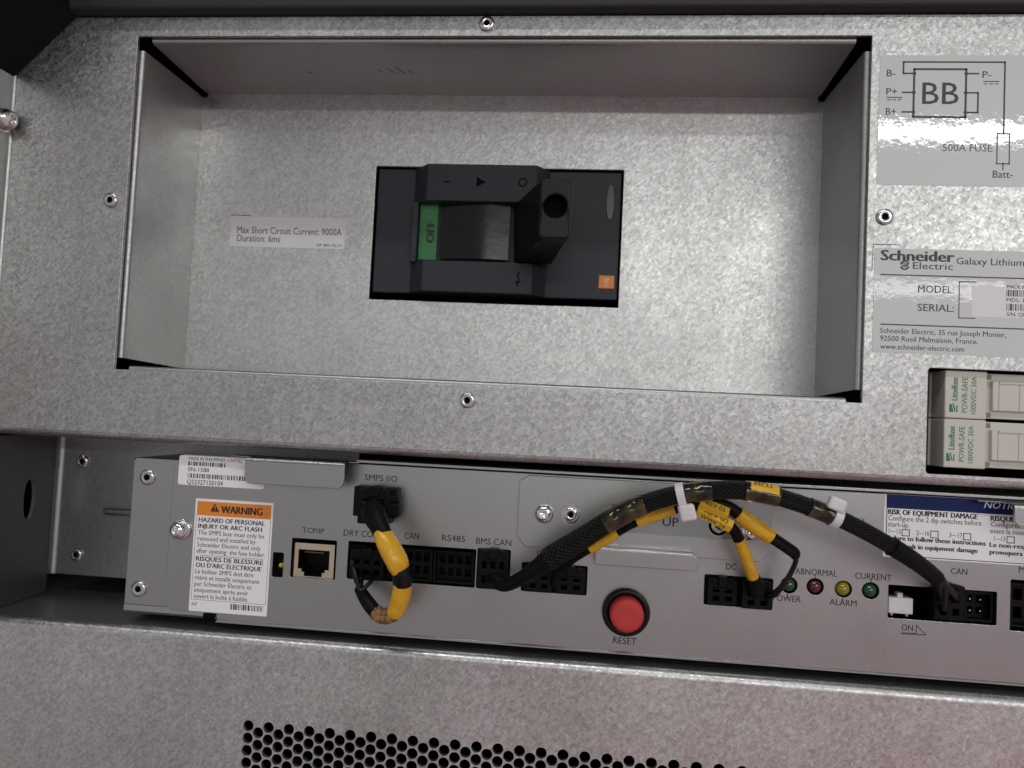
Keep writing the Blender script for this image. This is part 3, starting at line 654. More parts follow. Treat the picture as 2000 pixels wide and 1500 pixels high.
# =================================================================== fuse holders
zt_, zm, zb_ = at(1850, 724, 6).z, at(1850, 817, 4).z, at(1850, 913, 4).z
xs0 = at(1818, 760, 11).x; xn0 = at(1842, 780, 2).x; xn1 = at(1928, 780, 2).x
def fuse_holder(za, zb, label, py):
    t = thing('fuse_holder', label, 'fuse holder', (330, 11, za), 'beige fuse holders stacked in the side opening')
    mb = MB('beige')
    mb.hexa([(xs0, 11, za + .15), (xn0 - .4, 11, za + .15), (xn0 - .4, 11, zb - .15), (xs0, 11, zb - .15), (xs0, 60, za + .15), (xn0 - .4, 60, za + .15), (xn0 - .4, 60, zb - .15), (xs0, 60, zb - .15)], .6)
    mb.hexa([(xn0 + .6, 2, za + .12), (xn1, 2, za + .12), (xn1, 2, zb - .12), (xn0 + .6, 2, zb - .12), (xn0 - .6, 58, za + .12), (xn1, 58, za + .12), (xn1, 58, zb - .12), (xn0 - .6, 58, zb - .12)], .5)
    mb.box(xn1 - .5, 392, 4.2, 58, za + .6, zb - .6, .3)
    for z in (za + 1.9, zb - 1.9): mb.box(xn1 + .2, xn1 + 2.4, 4.05, 4.6, z - .85, z + .85, .05, mat='beige_dark')
    Y = 1.97; dx = -6 if py else 0
    mb.ptext('Littelfuse', (1870 + dx, 782 + py), (1870 + dx, 737 + py), 12, Y, 'green_ink', rot=1, bold=.02)
    mb.ptext('POWR-SAFE', (1889 + dx, 806 + py), (1889 + dx, 737 + py), 11, Y, 'green_ink', rot=1, bold=.01)
    mb.ptext('1000VDC 30A', (1906 + dx, 809 + py), (1906 + dx, 736 + py), 10, Y, 'green_ink', rot=1)
    A, B = at(1854 + dx, 787 + py, Y), at(1870 + dx, 805 + py, Y)
    w_ = (B.x - A.x); h_ = A.z - B.z
    mb.poly([(A.x, B.z), (A.x + w_ * .55, B.z), (A.x + w_ * .30, B.z + h_ * .9), (A.x, B.z + h_ * .9)], Y, 'green_ink')
    mb.poly([(A.x + w_ * .62, B.z + h_ * .1), (A.x + w_ * .78, B.z + h_ * .1), (A.x + w_ * .55, B.z + h_), (A.x + w_ * .38, B.z + h_)], Y, 'green_ink')
    mb.poly([(A.x + w_ * .84, B.z), (A.x + w_, B.z), (A.x + w_, B.z + h_ * .8), (A.x + w_ * .84, B.z + h_ * .8)], Y, 'green_ink')
    mb.build('housing', t)
    l = MB('beige'); g = .45
    l.box(xn1 + 2.2, 392, 2.6, 8, za + 3.4, zb - 3.4, .35)
    xg = xn1 + 4.2
    for xx in (xg, xg + 7.0): l.box(xx, xx + .16, 2.55, 3, za + 3.7, zb - 3.7, mat='beige_dark')
    l.box(xg + .2, 391, 2.2, 4, zb - 4.3, zb - 3.6, .1)
    l.build('pull_handle', t)
fuse_holder(zm, zt_, 'upper beige fuse holder in the opening, directly under the silver nameplate', 0)
fuse_holder(zb_, zm, 'lower beige fuse holder, the one against the bottom edge of the opening', 96)

# =================================================================== black cabinet frame above
fr = thing('cabinet_frame', 'black powder coated cabinet frame edge along the top with a diagonal corner brace', 'cabinet frame', (150, -5, 9))
mb = MB('beam_paint'); mb.box(-90, 420, -5.0, 40, 8.3, 60, 1.6, 3); mb.build('top_beam', fr)
mb = MB('frame')
P = [(-27, 8.2), (-52.6, -17.2), (-58, -17.2), (-90, -6), (-90, 40), (-27, 40)]
mb.sweep([(x, -.3, z) for x, z in P], (0, 0, 0), (0, -46, 0), closed=True)
bmesh.ops.recalc_face_normals(mb.bm, faces=mb.bm.faces)
mb.build('corner_brace', fr)

# =================================================================== lower perforated panel with its shelf
low = thing('perforated_panel', 'pinkish grey galvanised lower panel with staggered round vent holes under the module', 'panel', (150, 0, -300))
LZ = -236.7; r_ = 2.6
holes = []
pt, lx, lz = 4.628, 64.96, -270.03
for i in range(0, 64):
    for j in range(0, 9):
        holes.append(circ(lx + i * .8660254 * pt, lz - j * pt - (pt / 2 if i % 2 else 0), 2.06, 16))
mb = MB('galv_low')
mb.plate([(-110, -330), (400, -330), (400, LZ - r_), (-110, LZ - r_)], holes, 0, 1.5, 0)
pr = [(-110, y, z) for z, y in [(LZ - r_ + r_ * math.sin(math.radians(a)), r_ - r_ * math.cos(math.radians(a))) for a in range(0, 91, 10)]]
mb.sweep(pr, (-110, 0, 0), (400, 0, 0))
mb.build('face_sheet', low)
mb = MB('steel_bay'); mb.box(-110, 400, r_, 150, LZ - 1.5, LZ); mb.build('shelf', low)

# =================================================================== bay left of the module
bay = thing('mounting_bracket', 'dark grey steel side wall and riveted bracket in the bay beside the module', 'bracket', (-50, 40, -236))
mb = MB('steel_bay')
Wx = -50.2
wp = [(Wx - .2, y, z) for y, z in ()]
# side wall with a lens-shaped slot: wall lies in the YZ plane, built as a sheet and turned
cu_out = [(-40, -236.4), (37.5, -236.4), (37.5, -165), (-40, -165)]
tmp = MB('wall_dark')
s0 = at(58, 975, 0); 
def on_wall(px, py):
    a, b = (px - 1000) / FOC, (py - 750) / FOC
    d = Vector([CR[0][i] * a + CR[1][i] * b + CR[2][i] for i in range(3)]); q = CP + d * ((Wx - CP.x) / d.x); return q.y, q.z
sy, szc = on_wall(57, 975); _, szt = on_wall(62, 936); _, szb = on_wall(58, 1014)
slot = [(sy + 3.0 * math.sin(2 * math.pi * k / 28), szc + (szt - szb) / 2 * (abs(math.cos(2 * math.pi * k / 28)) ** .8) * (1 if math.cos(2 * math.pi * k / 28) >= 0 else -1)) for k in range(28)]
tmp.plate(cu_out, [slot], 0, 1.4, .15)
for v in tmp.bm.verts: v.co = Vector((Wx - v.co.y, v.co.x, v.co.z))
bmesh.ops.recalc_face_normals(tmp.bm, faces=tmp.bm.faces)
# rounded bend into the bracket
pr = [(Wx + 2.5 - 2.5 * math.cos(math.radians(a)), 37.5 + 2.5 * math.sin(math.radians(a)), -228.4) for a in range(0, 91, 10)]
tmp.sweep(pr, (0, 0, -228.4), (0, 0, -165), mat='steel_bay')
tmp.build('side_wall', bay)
mb = MB('steel_bay')
mb.plate(rrect(Wx + 2.5, 90, -228.4, -163), [], 40, 1.4, .15)
mb.box(at(206, 995, 40).x + .6, 5, 36.6, 40.4, at(206, 1004, 40).z, at(206, 990, 40).z, 1.2, 4, mat='rivet')
mb.build('bracket_plate', bay)
for (px, py) in ((162, 901), (150, 1083)):
    A = at(px, py, 40); rivet_shape(MB('rivet'), A.x, 40, A.z, 3.0).build('rivet', bay)

# =================================================================== the module
F = 8.0
mod = thing('power_supply_module', 'grey steel power supply module with connectors, warning label and red reset button', 'power supply', (180, 8, -233.7))
MX0, MX1, MZ0, MZ1 = 6.2, 400.0, -233.7, -168.6
mb = MB('steel')
# flange sheet and body shell
xfl = at(332, 1040, F).x
mb.plate([(MX0, MZ0 + 3.6), (30, MZ0 + 3.6), (30, -171.2), (MX0 + 1.2, -171.2), (MX0, -172.4)], [], F, 1.4, .2)
mb.sweep([(MX0, F + .1, MZ0 + 3.5), (MX0, F - .1, MZ0 + 1.2), (MX0, F + .6, MZ0 + .2), (MX0, F + 2, MZ0 - .1), (MX0, F + 60, MZ0 - .1)], (MX0, 0, 0), (46, 0, 0))
mb.raw([(MX0 + .1, F + .5, MZ0 + 1), (MX0 + .1, 150, MZ0 + 1), (MX0 + .1, 150, -171.4), (MX0 + .1, F + .5, -171.4)], [(0, 1, 2, 3)])
mb.raw([(MX0 + .1, F + .5, -171.3), (MX0 + .1, 150, -171.3), (MX1, 150, -171.3), (MX1, F + 1, -171.3)], [(0, 1, 2, 3)])
mb.raw([(MX0, F + 1.5, MZ0), (MX0, 150, MZ0), (MX1, 150, MZ0), (MX1, F + 1.5, MZ0)], [(0, 1, 2, 3)])
mb.build('chassis', mod)
# lid with its folded front edge
mb = MB('steel')
xl = at(697, 905, 6).x
mb.box(xl, MX1, 5.2, 140, -168.0, -166.9, .2)
mb.box(xl, MX1, 6.2, 9, -168.5, -168.15, .05, mat='void')  # dark strip painted as the shaded gap under the lid
mb.build('lid', mod)

# openings in the front plate
def PR(xa, ya, xb, yb): x0, x1, z0, z1 = prect(xa, ya, xb, yb, F); return x0, x1, z0, z1
OP = {
 'led_slot': PR(535, 1078, 553, 1127), 'jack': PR(572, 1050, 655, 1132), 'strip': PR(682, 1056, 927, 1147), 'bms': PR(934, 1070, 994, 1152),
 'dc1': PR(1020, 1097, 1145, 1162), 'dc2': PR(1376, 1121, 1507, 1189), 'dip': PR(1734, 1141, 1944, 1221), 'last': PR(1972, 1131, 2060, 1237)}
leds = [(1540, 1142, 'led_green', 'green'), (1591, 1145, 'led_red', 'red'), (1646, 1150, 'led_yellow', 'yellow'), (1699, 1153, 'led_green', 'green')]
rs = at(1222, 1193, F)
ch1 = at(330, 910, F).z
outl = [(xfl, -227.9), (xfl + 2.6, -231.0), (46, -231.0), (46, MZ0 + .4), (MX1, MZ0 + .4), (MX1, MZ1), (xfl + 4.6, MZ1), (xfl, -174.5)]
hl = [rrect(*OP[k], .5, 3) for k in OP] + [circ(at(px, py, F).x, at(px, py, F).z, 3.05, 28) for px, py, _, _ in leds] + [circ(rs.x, rs.z, 7.5, 32)]
mb = MB('steel'); mb.plate(outl, hl, F - .7, 1.3, .15)
FF = F - .7
mb.sweep([(46, FF + .2, MZ0 + .5), (46, FF - .9, MZ0 + .2), (46, FF - .9, MZ0 - .4), (46, FF + 2, MZ0 - .5)], (46, 0, 0), (MX1, 0, 0))
Y = FF - .02; K = 'ink'
for s_, a, b, c_ in (('TCP/IP', (590, 1040), (633, 1042), 10), ('SMPS I/O', (712, 938), (776, 942), 12), ('DRY CON', (671, 1046), (740, 1049), 12), ('CAN', (790, 1052), (818, 1053), 12),
                     ('RS485', (863, 1056), (908, 1059), 12), ('BMS CAN', (930, 1062), (998, 1065), 12), ('DC', (1049, 1086), (1069, 1087), 11), ('DC', (1418, 1112), (1438, 1114), 12),
                     ('RESET', (1197, 1256), (1243, 1258), 13), ('ABNORMAL', (1553, 1121), (1635, 1126), 12), ('POWER', (1509, 1173), (1564, 1176), 12), ('ALARM', (1620, 1181), (1673, 1184), 12),
                     ('CURRENT', (1670, 1130), (1741, 1133), 12), ('CAN', (1857, 1121), (1889, 1122), 12), ('M', (1990, 1118), (2002, 1119), 12), ('ON', (1761, 1231), (1783, 1232), 12)):
    mb.ptext(s_, a, b, c_, Y, K)
for a, b in (((1591, 1130), (1593, 1122)), ((1700, 1138), (1703, 1130)), ((1646, 1166), (1646, 1174)), ((1538, 1158), (1538, 1168))):
    A, B = at(*a, Y), at(*b, Y); mb.line((A.x, A.z), (B.x, B.z), .3, Y, K)
q = [(1761, 1236), (1789, 1237), (1790, 1221), (1808, 1240), (1761, 1238)]
for a, b in zip(q, q[1:]): A, B = at(*a, Y), at(*b, Y); mb.line((A.x, A.z), (B.x, B.z), .28, Y, K)
x0, x1, z0, z1 = prect(397, 1194, 430, 1208, Y); mb.quad(x0, x0 + 5, MZ0 + .3, MZ0 + 2.6, Y - .01, 'void')  # flat dark patch, the notch's shade painted on
mb.build('faceplate', mod)
# fixings on the flange
for (px, py) in ((289, 932), (272, 1150)):
    A = at(px, py, F); rivet_shape(MB('rivet'), A.x, F, A.z, 3.2).build('rivet', mod)
A = at(354, 1034, FF); torx_shape(MB('shiny'), A.x, FF, A.z, 3.5, (-.06, -1, 0), 3.2).build('screw', mod)

# stickers on the module
Y = FF - .1
x0, x1, z0, z1 = prect(351, 888, 515, 957, Y)
mb = MB('paper_label'); mb.plate(rrect(x0, x1, z0 + .2, z1 - .1, 1.0), [], Y, .1); Y -= .02
mb.ptext('MADE IN PHILIPPINES (CAVITE)', (369, 898), (472, 904), 6, Y, 'ink')
a, b, c_ = at(368, 901, Y), at(441, 912, Y), at(368, 909, Y); mb.barcode(a.x, b.x, c_.z, a.z, Y, 'ink', .3)
mb.ptext('0N-1588', (367, 920), (408, 922), 8, Y, 'ink', bold=.012)
a, b, c_ = at(367, 924, Y), at(482, 937, Y), at(367, 933, Y); mb.barcode(a.x, b.x, c_.z, a.z, Y, 'ink', .32)
mb.ptext('QS2327150104', (365, 945), (435, 947), 9, Y, 'ink', bold=.012)
mb.build('serial_label', mod, label='white barcode serial label')

Y = FF - .1
x0, x1, z0, z1 = 34.0, 66.4, -230.6, -186.0
k_ = (F + 274) / (F + 274)
mb = MB('paper_label'); mb.plate(rrect(x0, x1, z0, z1, .5), [], Y, .1); Y -= .02
A, B = at(392, 980, Y), at(533, 1010, Y)
mb.quad(x0 + .8, x1 - .8, z1 - 1.0 - 5.6, z1 - 1.0, Y, 'orange_print')
fx0_, fx1_, fz0_, fz1_ = x0 + .8, x1 - .8, z0 + 4.6, z1 - 6.6
for a, b in (((fx0_, fz1_), (fx0_, fz0_)), ((fx0_, fz0_), (fx1_, fz0_)), ((fx1_, fz0_), (fx1_, fz1_))): mb.line(a, b, .13, Y, 'ink')
mb.ptext('WARNING', (432, 1002), (512, 1004), 14, Y - .02, 'ink', bold=.03)
A, B, C_ = at(411, 999, Y), at(428, 1000, Y), at(420, 983, Y); mb.poly([(A.x, A.z), (B.x, B.z), (C_.x, C_.z)], Y - .02, 'ink')
mb.text('!', ((A.x + B.x) / 2, Y - .03, A.z + .5), (1, 0, 0), (0, 0, 1), None, 1.9, 'orange_print', bold=.02, align='C')
rows = [('HAZARD OF PERSONAL', 1.0, 1), ('INJURY OR ARC FLASH', .96, 1), ('The SMPS box must only be', 1.0, 0), ('removed and installed by', .88, 0), ('Schneider Electric and only', .96, 0), ('after opening  the fuse holder.', 1.03, 0), None,
        ('RISQUES DE BLESSURE', 1.01, 1), ("OU D'ARC \u00c9LECTRIQUE", .99, 1), ('Le bo\u00eetier SMPS doit \u00eatre', .88, 0), ('retir\u00e9 et install\u00e9 uniquement', .97, 0), ('par Schneider Electric et', .86, 0), ('uniquement apr\u00e8s avoir', .82, 0), ('ouvert la bo\u00eete \u00e0 fusible.', .82, 0)]
zz = fz1_ - 2.6
for r in rows:
    if r is None:
        mb.line((fx0_ + 2.5, zz + 1.5), (fx1_ - 2.0, zz + 1.5), .15, Y, 'ink'); zz -= .75; continue
    mb.text(r[0], (fx0_ + 1.0, Y, zz), (1, 0, 0), (0, 0, 1), 27.5 * r[1], 1.75, 'ink' if r[2] else 'ink_grey', bold=.024 if r[2] else .01)
    zz -= 2.52 if r[2] else 2.42
mb.text('AP', (x0 + 1.0, Y, z0 + 2.1), (1, 0, 0), (0, 0, 1), None, 1.4, 'ink_grey')
mb.barcode(x1 - 15.2, x1 - 1.6, z0 + 1.7, z0 + 3.9, Y, 'ink', .26)
mb.build('warning_label', mod, label='white warning label with orange header')

Y = FF - .1
x0, x1, z0, z1 = prect(1728, 962, 2100, 1086, Y); x1 = 392; z0 = at(1724, 1087, Y).z
mb = MB('paper_label'); mb.plate(rrect(x0, x1, z0, z1, .3), [], Y, .1); Y -= .02
bx0_ = at(1733, 966, Y).x; hz0 = at(1733, 992, Y).z
mb.quad(bx0_, 390.5, hz0, z1 - .5, Y, 'blue_print')
for a, b in (((bx0_, z1 - .5), (bx0_, z0 + .6)), ((bx0_, z0 + .6), (390, z0 + .6))): mb.line(a, b, .3, Y, 'ink')
mb.ptext('NOTICE', (1922, 992), (1999, 997), 13, Y - .02, 'paper_label', italic=.25)
for s_, a, b, c_, bo in (('RISK OF EQUIPMENT DAMAGE', (1735, 1004), (1909, 1014), 10, .035), ('Configure the 2 dip switches before', (1735, 1016), (1917, 1027), 10, .006), ('start-up.', (1734, 1028), (1776, 1031), 10, .006),
                    ('1\u201413', (1736, 1041), (1759, 1043), 9, .004), ('2\u201416', (1790, 1045), (1815, 1046), 9, .004), ('3\u201417', (1854, 1049), (1879, 1051), 9, .004),
                    ('Failure to follow these instructions', (1733, 1054), (1925, 1069), 9, .035), ('may result in equipment damage', (1733, 1069), (1909, 1082), 9, .035),
                    ('RISQUE', (1935, 1017), (1981, 1020), 10, .035), ('Configurez', (1935, 1028), (1993, 1031), 9, .006), ('avant la mise', (1934, 1041), (2001, 1045), 9, .006), ('1\u201413', (1941, 1056), (1963, 1058), 9, .004), ('Le non-respect', (1933, 1068), (2026, 1074), 9, .035), ('provoquera', (1933, 1082), (1997, 1087), 9, .035)):
    mb.ptext(s_, a, b, c_, Y, 'ink', bold=bo)
for (xa, ya, xb, yb) in ((1762, 1034, 1776, 1047), (1818, 1037, 1832, 1051), (1882, 1042, 1896, 1055), (1967, 1048, 1981, 1061)):
    A, B = at(xa, ya, Y), at(xb, yb, Y)
    for a, b in (((A.x, A.z), (B.x, A.z)), ((B.x, A.z), (B.x, B.z)), ((B.x, B.z), (A.x, B.z)), ((A.x, B.z), (A.x, A.z))): mb.line(a, b, .3, Y, 'ink')
mb.build('notice_label', mod, label='white notice label with blue header')

# lift tabs: a top flange folded forward and then down
def lift_tab(xa, xb, ytop, ybot, YT, rr):
    mb = MB('steel')
    A, B = at(xa, ytop, YT), at(xb, ytop + (xb - xa) * .065, YT); zt = A.z; zb = at(xa, ybot, YT).z
    mb.plate(rrect(A.x, B.x, zb, zt - 1.2, 0, 6, (rr, rr, 0, 0)), [], YT, 1.2, .25, None, 2)
    pr = [(A.x, YT + 1.2 - 1.2 * math.sin(math.radians(a)), zt - 1.2 + 1.2 * math.cos(math.radians(a))) for a in range(90, -1, -15)] + [(A.x, FF + 1, zt)]
    mb.sweep(pr, (A.x, 0, 0), (B.x, 0, 0))
    mb.box(A.x - 9, B.x + 3.5, YT + 6, FF + 4, zt - .35, zt - .02, .1)
    return mb.build('lift_tab', mod)
lift_tab(479, 673, 893, 944, -2.5, 2.6)
lift_tab(1982, 2090, 984, 1028, -2.5, 2.6)

# cover plate bolted over the start-up opening
CY = FF - 1.9
cx0, cx1, cz0, cz1 = at(1012, 1000, CY).x, at(1508, 1020, CY).x, at(1200, 1079, CY).z, at(1032, 928, CY).z
mb = MB('steel')
mb.plate([(cx0 + 3.4, cz0), (cx1 - 4, cz0), (cx1, cz0 + 4.4), (cx1, cz1), (cx0 + 3.6, cz1), (cx0, cz1 - 2.4), (cx0, cz0 + 3.6)], [], CY, 1.85, .25)
mb.ptext('S', (1188, 1009), (1202, 1010), 17, CY - .12, 'ink'); mb.ptext('UP', (1294, 1027), (1325, 1029), 17, CY - .12, 'ink')
cover = mb.build('cover_plate', mod)
A = at(1063, 1003, CY); torx_shape(MB('shiny'), A.x, CY, A.z, 3.6, (0, -1, 0), 2.6, False).build('screw', cover)
A = at(1463, 1036, CY); torx_shape(MB('shiny'), A.x, CY, A.z, 3.6, (0, -1, 0), 2.6, False).build('screw', cover)
for (px, py) in ((1115, 1005), (1403, 1027)):
    A = at(px, py, CY); mb = MB('rivet')
    mb.lathe([(4.0, -.05), (3.9, .22), (3.6, .2), (3.5, .06), (2.7, .06), (2.6, .5), (2.2, .8), (1.3, .8), (1.1, .7), (1.05, .1)], (A.x, CY, A.z), (0, -1, 0), 36, 'rivet', cap=False)
    mb.lathe([(1.1, .15), (.3, .15)], (A.x, CY, A.z), (0, -1, 0), 20, 'void'); mb.build('rivet', cover)
x0, x1, z0, z1 = prect(1196, 984, 1505, 1059, CY - .06)
mb = MB('film')  # thin greenish glossy sheet with an uneven lower edge
zz0 = [z0 + random.uniform(-.25, .25) for _ in range(12)]
mb.poly([(x0 + (x1 - x0) * k / 11, z) for k, z in enumerate(zz0)] + [(x1, z1), (x0, z1)], CY - .06)
mb.build('greenish_patch', cover)
mb = MB('steel')
A, B = at(1163, 1066, 2), at(1363, 1080, 2); zb = at(1163, 1103, 1).z; YT = 1.2
mb.plate(rrect(A.x, B.x, zb, A.z - 1.0, 0, 6, (.8, 1.2, 2.2, .4)), [], YT, 1.1, .25, None, 2)
pr = [(A.x, YT + 1.0 - 1.0 * math.sin(math.radians(a)), A.z - 1.0 + 1.0 * math.cos(math.radians(a))) for a in range(90, -1, -15)] + [(A.x, CY, A.z)]
mb.sweep(pr, (A.x, 0, 0), (B.x - 2, 0, 0))
mb.build('pull_tab', cover)
x0, x1, z0, z1 = prect(1664, 1007, 1690, 1031, FF)
mb = MB('steel'); mb.plate(rrect(x0, x1, z0, z1, .3), [rrect(x0 + .8, x1 - .8, z0 + .8, z1 - .9)], FF - .5, .5, .1); mb.build('slot_rim', mod)

# sockets behind the openings
def holes_grid(x0, x1, z0, z1, nx, nz, fill=.62):
    out = []; w_, h_ = (x1 - x0) / nx, (z1 - z0) / nz
    for i in range(nx):
        for j in range(nz):
            cx, cz = x0 + w_ * (i + .5), z0 + h_ * (j + .5); out.append(rrect(cx - w_ * fill / 2, cx + w_ * fill / 2, cz - h_ * fill / 2, cz + h_ * fill / 2))
    return out
def socket(x0, x1, z0, z1, nx, nz, Yf=8.6, pins=False):
    b = MB('black2')
    b.plate(rrect(x0, x1, z0, z1, .4), [rrect(x0 + 1, x1 - 1, z0 + 1, z1 - 1, .3)], Yf, 8, .25)
    b.plate(rrect(x0 + .9, x1 - .9, z0 + .9, z1 - .9), holes_grid(x0 + 1.4, x1 - 1.4, z0 + 1.4, z1 - 1.4, nx, nz), Yf + 3.5, 4, .12)
    b.box(x0 + .5, x1 - .5, Yf + 7.6, Yf + 9, z0 + .5, z1 - .5)
    if pins:
        w_, h_ = (x1 - x0 - 2.8) / nx, (z1 - z0 - 2.8) / nz
        for i in range(nx):
            for j in range(nz):
                cx, cz = x0 + 1.4 + w_ * (i + .5), z0 + 1.4 + h_ * (j + .5); b.box(cx - .3, cx + .3, Yf + 2.6, Yf + 7.7, cz - .3, cz + .3, .08, mat='rivet')
    return b.build('socket', mod)
x0, x1, z0, z1 = OP['strip']
wd = (x1 - x0 - .8) / 3
for k in range(3): socket(x0 + .3 + k * (wd + .1), x0 + .3 + k * (wd + .1) + wd - .3, z0 + .3, z1 - 1.6, 4, 2, 9.2)
x0, x1, z0, z1 = OP['bms']; socket(x0 + .2, x1 - .2, z0 + .3, z1 - .3, 3, 2, 8.9)
x0, x1, z0, z1 = OP['dc1']; xm = (x0 + x1) / 2
socket(x0 + .3, xm - .1, z0 + .3, z1 - .4, 2, 2); socket(xm + .1, x1 - .3, z0 + .3, z1 - .4, 2, 2)
x0, x1, z0, z1 = OP['dc2']; xm = (x0 + x1) / 2
socket(x0 + .3, xm - .1, z0 + .3, z1 - .4, 2, 2); socket(xm + .1, x1 - .3, z0 + .3, z1 - .4, 2, 2)
x0, x1, z0, z1 = OP['dip']
xa = at(1823, 1170, F).x; xb = at(1887, 1170, F).x
socket(xa, xb - .4, z0 + .3, z1 - .6, 2, 2, 9, True); socket(xb, x1 - .2, z0 + .3, z1 - .6, 2, 2, 9, True)
x0, x1, z0, z1 = OP['last']; socket(x0 + .8, x1 - .5, z0 + .8, z1 - 1.4, 2, 2, 9)

# ethernet jack
x0, x1, z0, z1 = prect(577, 1059, 651, 1131, 9)
mb = MB('jack_metal')
cxm = (x0 + x1) / 2; ix0, ix1, iz0, iz1 = x0 + 1.7, x1 - 2.0, z0 + 3.3, z1 - 2.6
cut = [(ix0, iz1), (ix0, iz0), (ix0 + 1.6, iz0), (ix0 + 1.6, iz0 - 1.2), (ix0 + 2.7, iz0 - 1.2), (ix0 + 2.7, z0 + .5), (ix1 - 2.7, z0 + .5), (ix1 - 2.7, iz0 - 1.2), (ix1 - 1.6, iz0 - 1.2), (ix1 - 1.6, iz0), (ix1, iz0), (ix1, iz1)]
mb.plate(rrect(x0, x1, z0, z1, .4), [cut], 8.6, 1.0, .12)
jack = mb.build('ethernet_jack', mod)
mb = MB('black2')
mb.plate(rrect(x0 + .3, x1 - .3, z0 + .3, z1 - .3), [cut], 9.6, 10, 0); mb.box(x0, x1, 19, 20, z0, z1); mb.build('jack_insert', jack)
mb = MB('gold')
for k in range(8): mb.box(ix0 + 1.6 + k * 1.02, ix0 + 1.95 + k * 1.02, 11.5, 17, iz1 - 1.6, iz1 - 1.2)
mb.build('contact_row', jack)
# little lamp in its slot
A = at(549, 1104, 10)
MB('led_lime').lathe([(1.0, -4), (1.0, 0), (.85, .5), (.5, .85), (.1, 1.0)], (A.x, 10, A.z), (-.4, -1, 0), 20).build('status_lamp', mod)
# four indicator lamps
for px, py, mt, cn in leds:
    A = at(px, py, F)
    mb = MB(mt); mb.lathe([(2.75, -5), (2.75, -1.2), (2.5, .1), (2.0, .9), (1.3, 1.45), (.6, 1.7), (.08, 1.78)], (A.x, F, A.z), (0, -1, 0), 32)
    mb.build('indicator_lamp', mod, label='small ' + cn + ' indicator lamp')
# reset button
mb = MB('black'); mb.lathe([(8.9, 0), (8.95, 1.6), (8.7, 2.3), (8.2, 2.6), (7.2, 2.7), (6.7, 2.4), (6.5, .4)], (rs.x, FF, rs.z), (0, -1, 0), 56, cap=False)
btn = mb.build('reset_button', mod, label='round red reset button in a black collar')
mb = MB('red'); mb.lathe([(6.35, 0), (6.35, 1.0), (6.25, 5.6), (6.0, 6.5), (5.5, 7.0), (4.4, 7.25), (2, 7.2), (.1, 7.15)], (rs.x, FF, rs.z), (.02, -1, -.0), 56)
mb.build('button_cap', btn)
# dip switch block
x0, x1, z0, z1 = prect(1735, 1166, 1782, 1200, 9)
mb = MB('white_plastic'); mb.box(x0, x1, 8.6, 14, z0, z1, .25)
for dx in (1.2, x1 - x0 - 2.0): mb.box(x0 + dx, x0 + dx + .7, 9.5, 12, z0 - 1.0, z0 + .1, .1)
dip = mb.build('dip_switch', mod)
MB('white_plastic').box(x0 + 3.6, x0 + 5.6, 10, 13, z1 - .1, z1 + 1.6, .2).build('switch_lever', dip)

# =================================================================== cables
def plug(parent, rect, Yf, nx=2, nz=2, back=9.5, latch=True, wires=True):
    """wire side of a black housing plugged into its socket"""
    x0, x1, z0, z1 = rect
    b = MB('black2')
    b.plate(rrect(x0, x1, z0, z1, .5), holes_grid(x0 + .9, x1 - .9, z0 + .7, z1 - 2.6, nx, nz, .5), Yf, 5, .3)
    b.box(x0 + .1, x1 - .1, Yf + 4.9, back, z0 + .1, z1 - .1)
    if latch:
        cx = (x0 + x1) / 2; wl = (x1 - x0) * .16
        b.box(cx - wl, cx + wl, Yf - .9, Yf + 6, z1 - 3.0, z1 + .9, .4)
        b.box(cx - wl * 2.3, cx - wl * 1.3, Yf - .3, Yf + 5, z1 - 1.6, z1 + .3, .3); b.box(cx + wl * 1.3, cx + wl * 2.3, Yf - .3, Yf + 5, z1 - 1.6, z1 + .3, .3)
        b.box(cx - wl * 2, cx + wl * 2, Yf - .35, Yf + .2, z1 - 3.9, z1 - 3.3, .12)
    return b.build('plug', parent)
def path(pts, n=12): return catmull([at(*p) for p in pts], n)
def cut_path(P, t0, t1):
    n = len(P) - 1; i0, i1 = max(0, int(t0 * n)), min(n, int(math.ceil(t1 * n))); return P[i0:i1 + 1]
def to_px(v):
    d = Vector(v) - CP; q = [sum(CR[r][i] * d[i] for i in range(3)) for r in range(3)]; return 1000 + FOC * q[0] / q[2], 750 + FOC * q[1] / q[2]
def by_x(P, xa, xb): return [p for p in P if xa <= to_px(p)[0] <= xb]
def by_y(P, ya, yb): return [p for p in P if ya <= to_px(p)[1] <= yb]

# --- jumper with the wide yellow sleeves
jc = thing('jumper_cable', 'short looped cable in wide yellow sleeves joining the SMPS plug to the DRY CONTACT socket', 'cable', (110, -4, -215))
YP = -1.0
x0, x1, z0, z1 = prect(701, 953, 758, 1026, YP)
b = MB('black2'); A, B = at(737, 950, 5), at(778, 1010, 5)
b.box(A.x - 8, B.x, 1.0, FF, B.z, A.z, .4); A2, B2 = at(757, 966, 1), at(781, 1008, 1); b.box(A2.x, B2.x, -.8, 4, B2.z, A2.z - 3, .6); b.box(A2.x + .6, B2.x - .6, -.6, 4, A2.z - 2.4, A2.z, .4)
b.build('socket', mod)
plug(jc, (x0, x1, z0, z1), YP, 2, 2, 7)
r_dry = prect(684, 1072, 748, 1134, 6.5)
plug(jc, r_dry, 6.5, 3, 2, 14)
JP = path([(722, 975, -.5), (728, 998, -6), (740, 1025, -11), (757, 1062, -14), (776, 1098, -14.5), (786, 1130, -13), (783, 1165, -11), (771, 1196, -9), (748, 1203, -8), (730, 1191, -7), (714, 1170, -5), (702, 1150, -1)], 16)
MB('shrink').tube(by_y(JP[:len(JP) // 2], 992, 1046), [4.4, 4.5, 4.2, 3.6, 3.4], 22, flat=.85).build('heat_shrink', jc)
down = JP[:int(len(JP) * .68)]
